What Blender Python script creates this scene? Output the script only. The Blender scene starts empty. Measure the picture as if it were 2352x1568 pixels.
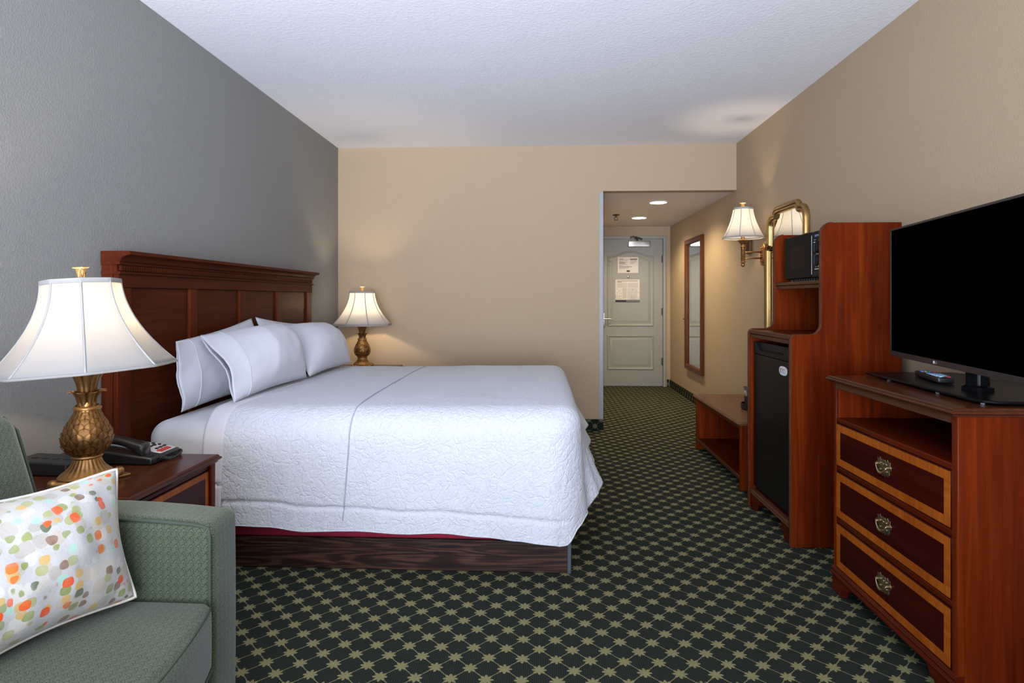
import bpy, bmesh, math, random
from mathutils import Vector, Matrix, noise
random.seed(7)
SC = bpy.context.scene
COL = SC.collection
PI = math.pi
V = Vector

# ------------------------------------------------------------------ camera
F_PX = 1380.0
cam_d = bpy.data.cameras.new('camera')
cam = bpy.data.objects.new('camera', cam_d)
COL.objects.link(cam)
cam_d.sensor_fit = 'HORIZONTAL'
cam_d.sensor_width = 36.0
cam_d.lens = 36.0 * F_PX / 2352.0
cam_d.shift_y = -99.1 / 2352.0
cam_d.clip_start = 0.05
cam.location = (0, 0, 1.26)
cam.rotation_euler = (PI / 2, 0, math.atan(62.8 / F_PX))
SC.camera = cam

# ------------------------------------------------------------------ world, daylight, exposure
world = bpy.data.worlds.new('world')
SC.world = world
world.use_nodes = True
bg = world.node_tree.nodes['Background']
bg.inputs['Color'].default_value = (0.72, 0.84, 1.0, 1)
bg.inputs['Strength'].default_value = 1.0
wl = bpy.data.lights.new('window_daylight', 'AREA')
wl.shape = 'RECTANGLE'
wl.size = 2.7
wl.size_y = 2.0
wl.energy = 64
wl.color = (0.81, 0.865, 1.0)
wlo = bpy.data.objects.new('window_daylight', wl)
COL.objects.link(wlo)
wlo.location = (-.40, -1.66, 1.40)
wlo.rotation_euler = (PI / 2, 0, 0)      # skylight, shines along +Y into the room
gl = bpy.data.lights.new('ceiling_fill', 'AREA')   # added fill light, tilted up through the window to brighten the ceiling
gl.shape = 'RECTANGLE'; gl.size = 2.7; gl.size_y = 1.6; gl.energy = 200; gl.color = (0.77, 0.835, 1.0); gl.spread = math.radians(95)
glo = bpy.data.objects.new('ceiling_fill', gl); COL.objects.link(glo)
glo.location = (-.40, -2.12, 1.15)
glo.rotation_euler = (PI / 2 + math.radians(29), 0, 0)
SC.view_settings.view_transform = 'Standard'
SC.view_settings.look = 'None'
SC.view_settings.exposure = 0.32
SC.view_settings.gamma = 1.0
SC.view_settings.use_curve_mapping = False

# ------------------------------------------------------------------ room measures
XL, XR, YB, YF, ZC = -1.962, 1.864, 5.78, -1.5, 2.725
HX, HZ, YD = 0.61, 2.285, 8.66            # hall: left corner, ceiling height, end wall

# ------------------------------------------------------------------ material helpers
class NT:
    def __init__(s, name):
        s.m = bpy.data.materials.new(name)
        s.m.use_nodes = True
        s.t = s.m.node_tree
        s.b = s.t.nodes['Principled BSDF']
        s.out = s.t.nodes['Material Output']
    def n(s, typ, **kw):
        nd = s.t.nodes.new(typ)
        for k, v in kw.items():
            if hasattr(nd, k) and k not in nd.inputs:
                setattr(nd, k, v)
            else:
                s.put(nd.inputs[k], v)
        return nd
    def put(s, sock, v):
        if isinstance(v, bpy.types.NodeSocket):
            s.t.links.new(v, sock)
        else:
            if isinstance(v, tuple) and len(v) == 3 and sock.type == 'RGBA':
                v = (*v, 1)
            sock.default_value = v
    def m_(s, op, a, b=None, c=None):
        nd = s.t.nodes.new('ShaderNodeMath')
        nd.operation = op
        for i, v in enumerate((a, b, c)):
            if v is not None:
                s.put(nd.inputs[i], v)
        return nd.outputs[0]
    def step(s, v, e0, e1, lo=0.0, hi=1.0):
        nd = s.t.nodes.new('ShaderNodeMapRange')
        nd.interpolation_type = 'SMOOTHSTEP'
        s.put(nd.inputs[0], v)
        for i, x in enumerate((e0, e1, lo, hi)):
            nd.inputs[i + 1].default_value = x
        return nd.outputs[0]
    def coord(s, scale=(1, 1, 1), rot=(0, 0, 0), loc=(0, 0, 0)):
        tc = s.t.nodes.new('ShaderNodeTexCoord')
        mp = s.t.nodes.new('ShaderNodeMapping')
        mp.inputs['Scale'].default_value = scale
        mp.inputs['Rotation'].default_value = rot
        mp.inputs['Location'].default_value = loc
        s.t.links.new(tc.outputs['Object'], mp.inputs[0])
        return mp.outputs[0]
    def noise(s, co, scale=5, detail=3, rough=.5, dist=0):
        nd = s.n('ShaderNodeTexNoise')
        s.put(nd.inputs['Vector'], co)
        nd.inputs['Scale'].default_value = scale
        nd.inputs['Detail'].default_value = detail
        nd.inputs['Roughness'].default_value = rough
        nd.inputs['Distortion'].default_value = dist
        return nd.outputs[0]
    def mix(s, f, a, b):
        nd = s.t.nodes.new('ShaderNodeMix')
        nd.data_type = 'RGBA'
        s.put(nd.inputs[0], f)
        s.put(nd.inputs[6], a)
        s.put(nd.inputs[7], b)
        return nd.outputs[2]
    def ramp(s, f, stops):
        nd = s.t.nodes.new('ShaderNodeValToRGB')
        s.put(nd.inputs[0], f)
        el = nd.color_ramp.elements
        while len(el) < len(stops):
            el.new(.5)
        for e, (p, c) in zip(el, stops):
            e.position = p
            e.color = (*c, 1)
        return nd.outputs[0]
    def sep(s, co):
        nd = s.t.nodes.new('ShaderNodeSeparateXYZ')
        s.t.links.new(co, nd.inputs[0])
        return nd.outputs
    def comb(s, x, y, z=0.0):
        nd = s.t.nodes.new('ShaderNodeCombineXYZ')
        for i, v in enumerate((x, y, z)):
            s.put(nd.inputs[i], v)
        return nd.outputs[0]
    def bump(s, h, strength=.3, dist=.002):
        nd = s.t.nodes.new('ShaderNodeBump')
        nd.inputs['Strength'].default_value = strength
        nd.inputs['Distance'].default_value = dist
        s.t.links.new(h, nd.inputs['Height'])
        s.t.links.new(nd.outputs[0], s.b.inputs['Normal'])
    def ior(s, v):
        s.b.inputs['IOR'].default_value = v
    def set(s, color=None, rough=None, metal=None, spec=None, coat=None, coat_rough=None, sheen=None):
        b = s.b.inputs
        if color is not None: s.put(b['Base Color'], color)
        if rough is not None: s.put(b['Roughness'], rough)
        if metal is not None: s.put(b['Metallic'], metal)
        if spec is not None: s.put(b['Specular IOR Level'], spec)
        if coat is not None: s.put(b['Coat Weight'], coat)
        if coat_rough is not None: s.put(b['Coat Roughness'], coat_rough)
        if sheen is not None: s.put(b['Sheen Weight'], sheen)
        return s
    def plane2(s, co):
        """2-D coordinates on the face the point lies on, picked by the surface's own normal"""
        x, y, z = s.sep(co)
        tc = s.t.nodes.new('ShaderNodeTexCoord')
        nx, ny, nz = s.sep(tc.outputs['Normal'])
        fz = s.m_('GREATER_THAN', s.m_('ABSOLUTE', nz), .66)
        fy = s.m_('GREATER_THAN', s.m_('ABSOLUTE', ny), s.m_('ABSOLUTE', nx))
        def sel(f, a, b):
            return s.m_('ADD', s.m_('MULTIPLY', f, a), s.m_('MULTIPLY', s.m_('SUBTRACT', 1.0, f), b))
        u = sel(fz, x, sel(fy, x, y))
        v = sel(fz, y, z)
        return u, v

def plain(name, color, rough=.5, metal=0., spec=.5, coat=0., var=.06, nscale=30, ior=1.5):
    k = NT(name)
    f = k.noise(k.coord(), nscale, 3)
    c2 = tuple(max(0, c * (1 - var * 2)) for c in color)
    c1 = tuple(min(1, c * (1 + var)) for c in color)
    k.set(color=k.mix(f, c2, c1), rough=rough, metal=metal, spec=spec, coat=coat)
    k.ior(ior)
    return k.m

def wall_paint(name, color, scale=95, strength=.35):
    k = NT(name)
    co = k.coord()
    f = k.noise(co, 3, 2)
    k.set(color=k.mix(f, tuple(c * .97 for c in color), color), rough=.75, spec=.25)
    h = k.noise(co, scale, 3, .55)
    k.bump(k.step(h, .35, .7), strength, .0025)
    return k.m

def wood(name, dark, mid, light, rough=.34, axis='z', scale=1.0, coat=.10, coat_rough=.2, streak=1.0):
    k = NT(name)
    sc = {'x': (1.2, 22, 22), 'y': (22, 1.2, 22), 'z': (22, 22, 1.2)}[axis]
    co = k.coord(scale=tuple(c * scale for c in sc))
    a = k.noise(co, 1.6, 5, .62, .6)
    sc2 = {'x': (.5, 4, 4), 'y': (4, .5, 4), 'z': (4, 4, .5)}[axis]
    b = k.noise(k.coord(scale=sc2), 1.3, 2, .5, .3)
    f = k.m_('ADD', k.m_('MULTIPLY', a, .6 * streak), k.m_('MULTIPLY', b, 1 - .6 * streak))
    col = k.ramp(f, [(.3, dark), (.5, mid), (.72, light)])
    k.set(color=col, rough=rough, spec=.12, coat=coat, coat_rough=coat_rough)
    k.ior(1.28)
    k.bump(a, .08, .001)
    return k.m

# ------------------------------------------------------------------ materials
M = {}
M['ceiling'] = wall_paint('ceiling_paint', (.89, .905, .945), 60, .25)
M['grey_wall'] = wall_paint('grey_wall_paint', (.258, .258, .244), 125, .28)
M['beige_wall'] = wall_paint('beige_wall_vinyl', (.435, .332, .218), 140, .22)
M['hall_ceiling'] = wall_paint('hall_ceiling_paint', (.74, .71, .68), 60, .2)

def carpet(name, vertical=False):
    k = NT(name)
    co = k.coord()
    x, y, z = k.sep(co)
    if vertical:
        u, v = k.plane2(co)
        px = k.m_('DIVIDE', u, .118); py = k.m_('DIVIDE', k.m_('ADD', v, .02), .12)
    else:
        px = k.m_('DIVIDE', x, .118); py = k.m_('DIVIDE', y, .120)
    wob = k.noise(co, 55, 2)
    wob = k.m_('MULTIPLY', k.m_('SUBTRACT', wob, .5), .05)
    a = k.m_('ADD', k.m_('ADD', px, py), wob)
    b = k.m_('ADD', k.m_('SUBTRACT', px, py), wob)
    da = k.m_('SUBTRACT', a, k.m_('ROUND', a))
    db = k.m_('SUBTRACT', b, k.m_('ROUND', b))
    lx = k.m_('MULTIPLY', k.m_('ADD', da, db), .5)
    ly = k.m_('MULTIPLY', k.m_('SUBTRACT', da, db), .5)
    r = k.m_('SQRT', k.m_('ADD', k.m_('MULTIPLY', lx, lx), k.m_('MULTIPLY', ly, ly)))
    th = k.m_('ARCTAN2', ly, lx)
    fine = k.noise(co, 300, 2)
    spike = k.m_('ABSOLUTE', k.m_('COSINE', k.m_('MULTIPLY', th, 4.0)))
    rad = k.m_('ADD', .112, k.m_('MULTIPLY', spike, .105))
    d = k.m_('ADD', k.m_('SUBTRACT', r, rad), k.m_('MULTIPLY', k.m_('SUBTRACT', fine, .5), .05))
    star = k.step(d, -.012, .012, 1, 0)
    ln = k.m_('MINIMUM', k.m_('ABSOLUTE', da), k.m_('ABSOLUTE', db))
    ln = k.m_('ADD', ln, k.m_('MULTIPLY', k.m_('SUBTRACT', fine, .5), .05))
    line = k.step(ln, .014, .028, 1, 0)
    pat = k.m_('MAXIMUM', star, k.m_('MULTIPLY', line, .85))
    # ribs of the ground and tufts
    rib = k.m_('SINE', k.m_('MULTIPLY', x if not vertical else k.m_('ADD', x, y), 2 * PI / .0075))
    tuft = k.noise(co, 420, 2, .7)
    g = k.mix(k.step(rib, -.6, .8), (.009, .011, .008), (.022, .026, .020))
    g = k.mix(k.m_('MULTIPLY', tuft, .5), g, (.028, .033, .025))
    s_ = k.mix(tuft, (.115, .106, .046), (.29, .27, .130))
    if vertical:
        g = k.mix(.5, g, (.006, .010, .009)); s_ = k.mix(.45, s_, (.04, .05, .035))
    k.set(color=k.mix(pat, g, s_), rough=.95, spec=.1)
    hgt = k.m_('ADD', k.m_('MULTIPLY', pat, .5), k.m_('MULTIPLY', tuft, .8))
    k.bump(hgt, .5, .004)
    return k.m
M['carpet'] = carpet('carpet_lattice')
M['carpet_base'] = carpet('carpet_wall_base', True)

M['mahog_x'] = wood('mahogany_along_x', (.035, .004, .0012), (.072, .008, .002), (.115, .016, .003), axis='x')
M['mahog_y'] = wood('mahogany_along_y', (.035, .004, .0012), (.072, .008, .002), (.115, .016, .003), axis='y')
M['mahog_z'] = wood('mahogany_upright', (.048, .005, .0011), (.104, .0125, .0018), (.180, .031, .0035), axis='z')
M['mahog_dark'] = wood('mahogany_drawer_field', (.018, .0016, .0012), (.034, .003, .002), (.056, .006, .003), axis='y', rough=.28)
M['mahog_top'] = wood('mahogany_top', (0.0340, 0.0095, 0.0048), (0.0578, 0.0170, 0.0075), (0.0884, 0.0286, 0.0122), axis='y', rough=.22, coat=.25, coat_rough=.15)
M['inlay'] = wood('satinwood_crossband', (.22, .045, .005), (.32, .075, .008), (.44, .125, .015), axis='z', scale=1.4)
M['inlay_y'] = wood('satinwood_crossband_y', (.22, .045, .005), (.32, .075, .008), (.44, .125, .015), axis='y', scale=1.4)
M['headb'] = wood('headboard_mahogany', (.042, .009, .004), (.074, .015, .006), (.112, .025, .009), axis='y', rough=.3, coat=0., coat_rough=.3)
M['headb_z'] = wood('headboard_mahogany_upright', (.050, .009, .004), (.088, .016, .006), (.132, .028, .009), axis='z', rough=.3, coat=0., coat_rough=.3)
M['edge_brown'] = wood('brown_edge_moulding', (.055, .020, .009), (.082, .030, .014), (.115, .046, .023), axis='y', rough=.35)
M['bench_top'] = wood('bench_top_laminate', (.13, .060, .030), (.17, .08, .042), (.22, .105, .055), axis='y', rough=.3)
M['walnut_frame'] = wood('walnut_frame', (.055, .017, .007), (.10, .034, .013), (.15, .055, .021), axis='z', rough=.35)

def rosewood():
    k = NT('bed_base_woodgrain')
    x, y, z = k.sep(k.coord())
    q = k.comb(k.m_('MULTIPLY', x, .55), k.m_('MULTIPLY', y, .55), k.m_('MULTIPLY', z, 7.0))
    n = k.noise(q, 2.2, 2, .45, .5)
    w = k.m_('SINE', k.m_('MULTIPLY', n, 58.0))
    st = k.noise(k.comb(k.m_('MULTIPLY', x, 3.0), k.m_('MULTIPLY', y, 3.0), k.m_('MULTIPLY', z, 120.0)), 1.0, 3, .6)
    f = k.m_('ADD', k.m_('MULTIPLY', k.step(w, -1, 1), .24), k.m_('MULTIPLY', st, .76))
    k.set(color=k.ramp(f, [(.30, (.010, .004, .003)), (.50, (.028, .011, .007)), (.72, (.075, .034, .020))]), rough=.42, spec=.35)
    return k.m
M['rosewood'] = rosewood()

def linen(name, color, bs=.25, scale=14, rough=.85):
    k = NT(name)
    co = k.coord()
    wv = k.noise(co, 900, 1)
    big = k.noise(co, scale, 4, .55, .8)
    k.set(color=k.mix(k.noise(co, 4, 2), tuple(c * .97 for c in color), color), rough=rough, spec=.2, sheen=.2)
    k.bump(k.m_('ADD', big, k.m_('MULTIPLY', wv, .08)), bs, .012)
    return k.m
M['sheet'] = linen('white_cotton_sheet', (.60, .61, .64), .10, 6)
M['pillowcase'] = linen('white_pillowcase', (.58, .59, .635), .22, 9)
M['band'] = linen('white_top_sheet_band', (.62, .61, .64), .12, 8)

def matelasse():
    k = NT('white_matelasse_bedspread')
    co = k.coord()
    wx = k.noise(co, 9, 3, .5)
    q = k.n('ShaderNodeVectorMath', operation='ADD')
    k.put(q.inputs[0], co)
    k.t.links.new(k.m_('MULTIPLY', wx, .12), q.inputs[1])
    vr = k.n('ShaderNodeTexVoronoi', feature='DISTANCE_TO_EDGE')
    k.put(vr.inputs['Vector'], q.outputs[0])
    vr.inputs['Scale'].default_value = 24
    cr = k.step(vr.outputs['Distance'], 0, .16)
    n2 = k.noise(co, 60, 4, .6, 1.2)
    n3 = k.noise(co, 5, 3, .5)
    h = k.m_('ADD', k.m_('ADD', k.m_('MULTIPLY', cr, .35), k.m_('MULTIPLY', n2, 1.5)), k.m_('MULTIPLY', n3, 1.2))
    k.set(color=k.mix(n3, (.56, .58, .625), (.60, .62, .665)), rough=.8, spec=.2, sheen=.2)
    k.bump(h, .65, .008)
    return k.m
M['spread'] = matelasse()
M['seam'] = plain('seam_thread', (.40, .42, .49), .9)
M['maroon'] = plain('maroon_box_spring_cloth', (.30, .010, .036), .85, nscale=120)
M['vinyl'] = plain('grey_vinyl_corner', (.055, .07, .085), .5)
M['guard'] = plain('clear_corner_guard', (.33, .33, .325), .4, coat=.1)

def antique_gold(name, dark, light, rough=.35, metal=.85):
    k = NT(name)
    co = k.coord()
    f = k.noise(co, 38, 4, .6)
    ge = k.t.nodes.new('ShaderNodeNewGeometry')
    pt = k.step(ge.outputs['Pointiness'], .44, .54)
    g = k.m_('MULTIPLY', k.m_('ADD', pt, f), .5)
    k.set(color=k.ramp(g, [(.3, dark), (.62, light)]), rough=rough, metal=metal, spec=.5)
    k.bump(f, .12, .002)
    return k.m
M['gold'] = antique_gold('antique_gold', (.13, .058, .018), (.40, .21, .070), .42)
M['gold_light'] = antique_gold('pale_gold_tips', (.42, .26, .10), (.68, .48, .22), .45, .6)
M['gold_frame'] = antique_gold('gilt_mirror_frame', (.14, .075, .024), (.38, .235, .088), .3)
M['bronze'] = antique_gold('bronze_sconce', (.13, .055, .018), (.38, .19, .065), .34)
M['brass'] = antique_gold('brass_pull', (.10, .075, .04), (.36, .29, .17), .3, .95)
M['steel'] = plain('brushed_steel', (.55, .54, .51), .3, .9)
M['dark_steel'] = plain('dark_bronze_steel', (.12, .10, .08), .4, .8)

def shade_cloth():
    k = NT('white_lampshade_fabric')
    co = k.coord()
    f = k.noise(k.coord(scale=(60, 60, 4)), 3, 3)
    col = k.mix(f, (.56, .55, .53), (.60, .59, .575))
    d = k.n('ShaderNodeBsdfDiffuse'); k.put(d.inputs['Color'], col)
    t = k.n('ShaderNodeBsdfTranslucent'); k.put(t.inputs['Color'], col)
    mx = k.n('ShaderNodeMixShader')
    mx.inputs[0].default_value = .62
    k.t.links.new(d.outputs[0], mx.inputs[1]); k.t.links.new(t.outputs[0], mx.inputs[2])
    k.t.links.new(mx.outputs[0], k.out.inputs['Surface'])
    return k.m
M['shade'] = shade_cloth()
M['shade_rib'] = plain('lampshade_rib_tape', (.34, .33, .31), .9)
def glow(name, color, strength):
    k = NT(name)
    k.set(color=color, rough=.4)
    k.put(k.b.inputs['Emission Color'], color)
    k.b.inputs['Emission Strength'].default_value = strength
    return k.m
M['bulb'] = glow('lit_bulb', (1.0, .86, .66), 12)
M['downlight'] = glow('lit_downlight_lens', (1.0, .93, .80), 14)

def sofa_cloth():
    k = NT('green_curl_upholstery')
    co = k.coord()
    u, v = k.plane2(co)
    u = k.m_('DIVIDE', u, .021); v = k.m_('DIVIDE', v, .021)
    def fr(a):
        return k.m_('SUBTRACT', a, k.m_('ROUND', a))
    def wave(a, b, amp, ph, off):
        """thin line a = off + amp*sin(2 pi b + ph), repeated once per cell"""
        d = fr(k.m_('ADD', k.m_('ADD', a, off), k.m_('MULTIPLY', k.m_('SINE', k.m_('ADD', k.m_('MULTIPLY', b, 2 * PI), ph)), amp)))
        sl = k.m_('MULTIPLY', k.m_('COSINE', k.m_('ADD', k.m_('MULTIPLY', b, 2 * PI), ph)), amp * 2 * PI)
        d = k.m_('DIVIDE', k.m_('ABSOLUTE', d), k.m_('SQRT', k.m_('ADD', 1.0, k.m_('MULTIPLY', sl, sl))))
        return k.step(d, .022, .050, 1, 0)
    pat = k.m_('MAXIMUM', wave(v, u, .27, 0.0, 0.0), wave(u, v, .27, 1.2, .15))
    pat = k.m_('MAXIMUM', pat, wave(k.m_('ADD', u, v), k.m_('SUBTRACT', u, v), .20, .7, .5))
    da = fr(k.m_('MULTIPLY', k.m_('ADD', u, .35), 1.0)); db = fr(k.m_('MULTIPLY', v, .5))
    d1 = k.m_('SQRT', k.m_('ADD', k.m_('MULTIPLY', da, da), k.m_('MULTIPLY', k.m_('MULTIPLY', db, db), 4.0)))
    dot = k.step(d1, .05, .10, 1, 0)
    n = k.noise(co, 260, 2, .7)
    base = k.mix(n, (.054, .070, .038), (.082, .102, .058))
    c = k.mix(k.m_('MULTIPLY', pat, .9), base, (.014, .027, .017))
    c = k.mix(k.m_('MULTIPLY', dot, .4), c, (.26, .30, .22))
    k.set(color=c, rough=.85, spec=.2, sheen=.25)
    k.bump(k.m_('SUBTRACT', n, k.m_('MULTIPLY', pat, .5)), .15, .0015)
    return k.m
M['sofa'] = sofa_cloth()
M['piping'] = plain('dark_green_piping', (.040, .060, .038), .85, nscale=200)

def dabs():
    k = NT('dabbed_print_cotton')
    co = k.coord()
    col = k.mix(k.noise(co, 160, 2), (.43, .42, .405), (.52, .51, .49))
    pal = [((0, 0, 0), 26, [(0, (.40, .36, .30)), (.3, (.52, .48, .40)), (.6, (.60, .57, .50)), (.85, (.46, .40, .32))], .44, .30, .8),
           ((3.1, 1.7, .3), 36, [(0, (.28, .32, .10)), (.2, (.36, .36, .15)), (.36, (.36, .56, .46)), (.52, (.22, .13, .08)), (.66, (.24, .28, .09)), (.82, (.55, .36, .12)), (.93, (.10, .13, .07))], .37, .30, .9),
           ((7.7, 4.2, 2.6), 34, [(0, (.68, .085, .015)), (.55, (.62, .16, .03)), (.8, (.72, .11, .02))], .35, .68, .95)]
    for off, sc, stops, rad, thr, op in pal:
        c2 = k.coord(loc=off)
        vr = k.n('ShaderNodeTexVoronoi', feature='F1', distance='MINKOWSKI')
        k.put(vr.inputs['Vector'], c2)
        vr.inputs['Scale'].default_value = sc
        vr.inputs['Exponent'].default_value = 3.0
        vr.inputs['Randomness'].default_value = .62
        rr, gg, bb = (lambda o: (o[0], o[1], o[2]))(k.n('ShaderNodeSeparateColor', Color=vr.outputs['Color']).outputs)
        on = k.m_('GREATER_THAN', rr, thr)
        edge = k.m_('ADD', vr.outputs['Distance'], k.m_('MULTIPLY', k.m_('SUBTRACT', k.noise(c2, 90, 2), .5), .10))
        blob = k.step(edge, rad, rad + .05, 1, 0)
        nd = k.t.nodes.new('ShaderNodeValToRGB')
        nd.color_ramp.interpolation = 'CONSTANT'
        k.t.links.new(gg, nd.inputs[0])
        el = nd.color_ramp.elements
        while len(el) < len(stops): el.new(.5)
        for e, (p, c) in zip(el, stops):
            e.position = p; e.color = (*c, 1)
        wash = k.m_('ADD', .55, k.m_('MULTIPLY', k.noise(c2, 45, 2), .8))
        f = k.m_('MULTIPLY', k.m_('MULTIPLY', blob, on), k.m_('MINIMUM', k.m_('MULTIPLY', wash, op), 1.0))
        col = k.mix(f, col, nd.outputs[0])
    k.set(color=col, rough=.9, spec=.15, sheen=.15)
    k.bump(k.m_('ADD', k.noise(co, 400, 1), k.m_('MULTIPLY', k.noise(co, 12, 3), 3.)), .2, .004)
    return k.m
M['dabs'] = dabs()
M['pillow_pipe'] = plain('cream_cord', (.60, .56, .50), .9)

M['black_plastic'] = plain('black_plastic', (.012, .012, .013), .32, spec=.5)
M['black_matte'] = plain('black_matte', (.010, .010, .010), .6, spec=.3)
M['black_gloss'] = plain('black_gloss', (.004, .004, .005), .10, spec=.3, ior=1.14)
M['plate'] = plain('black_stand_plate', (.004, .004, .004), .3, spec=.3, ior=1.2)
M['screen'] = plain('black_screen', (.0006, .0006, .0006), .6, spec=.0)
M['bezel'] = plain('tv_bezel', (.016, .013, .014), .35, spec=.5)
M['fridge'] = plain('black_fridge_door', (.006, .0055, .0055), .28, spec=.4, ior=1.22)
M['charcoal'] = plain('charcoal_plastic', (.012, .012, .0115), .4, spec=.3, ior=1.2)
M['mw_glass'] = plain('microwave_window', (.006, .005, .004), .12, spec=.25)
M['mw_mesh'] = plain('microwave_screen', (.014, .010, .008), .3, spec=.3, ior=1.15)
M['silver'] = plain('silver_plastic', (.48, .49, .52), .35)
M['red'] = plain('red_label', (.45, .03, .02), .4)
M['button'] = plain('black_button', (.010, .010, .010), .4)
M['blue_btn'] = plain('pale_blue_button', (.36, .58, .80), .5)
M['mid_blue_btn'] = plain('blue_button', (.10, .30, .72), .5)
M['dk_blue_btn'] = plain('dull_blue_button', (.10, .14, .30), .5)
M['red_btn'] = plain('red_button', (.65, .05, .06), .5)
M['yel_btn'] = plain('yellow_button', (.75, .48, .14), .5)
M['grn_btn'] = plain('teal_button', (.03, .38, .32), .5)
M['white_print'] = plain('white_print', (.72, .72, .72), .6)
M['grey_print'] = plain('grey_print', (.30, .29, .28), .7)
M['ink'] = plain('dark_print', (.07, .06, .06), .7)
M['red_print'] = plain('red_print', (.55, .06, .06), .6)
M['blue_print'] = plain('blue_print', (.22, .38, .68), .6)
M['navy'] = plain('navy_print', (.012, .016, .04), .6)
M['paper'] = plain('white_paper', (.66, .63, .59), .7)
M['paper_tint'] = plain('tinted_paper', (.56, .54, .51), .7)
M['door_paint'] = plain('grey_green_door_paint', (.29, .295, .26), .45, nscale=8, var=.03)
M['frame_paint'] = plain('grey_frame_paint', (.32, .32, .29), .45, nscale=8, var=.03)
M['white_trim'] = plain('white_window_frame', (.75, .75, .74), .5)
M['cord_brown'] = plain('brown_cord_cover', (.14, .06, .025), .45)
M['clear_foot'] = plain('clear_rubber_foot', (.25, .26, .28), .3)
M['foil'] = plain('foil_sachet', (.72, .72, .74), .18, .9)
def mirror_mat():
    k = NT('mirror_glass'); k.set(color=k.mix(k.noise(k.coord(), 2), (.80, .82, .80), (.83, .85, .83)), rough=.015, metal=1.0)
    return k.m
M['mirror'] = mirror_mat()
def pane_mat():
    k = NT('window_pane_glass')
    t = k.n('ShaderNodeBsdfTransparent'); g = k.n('ShaderNodeBsdfGlossy')
    g.inputs['Roughness'].default_value = .02
    mx = k.n('ShaderNodeMixShader'); mx.inputs[0].default_value = .06
    k.t.links.new(t.outputs[0], mx.inputs[1]); k.t.links.new(g.outputs[0], mx.inputs[2])
    k.t.links.new(mx.outputs[0], k.out.inputs['Surface'])
    return k.m
M['pane'] = pane_mat()

# ------------------------------------------------------------------ object helpers
def tag(o, label=None, cat=None, group=None, kind=None):
    if label: o['label'] = label
    if cat: o['category'] = cat
    if group: o['group'] = group
    if kind: o['kind'] = kind
    return o
def wloc(o):
    p = V((0, 0, 0))
    while o is not None:
        p = p + V(o.location); o = o.parent
    return p
def thing(name, label, cat, loc=(0, 0, 0), group=None, kind=None):
    o = bpy.data.objects.new(name, None)
    o.empty_display_size = .05
    COL.objects.link(o)
    o.location = loc
    return tag(o, label, cat, group, kind)
def link(name, me, mat=None, parent=None):
    o = bpy.data.objects.new(name, me)
    COL.objects.link(o)
    if mat is not None and len(me.materials) == 0:
        me.materials.append(mat if not isinstance(mat, str) else M[mat])
    o.parent = parent
    return o

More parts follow.
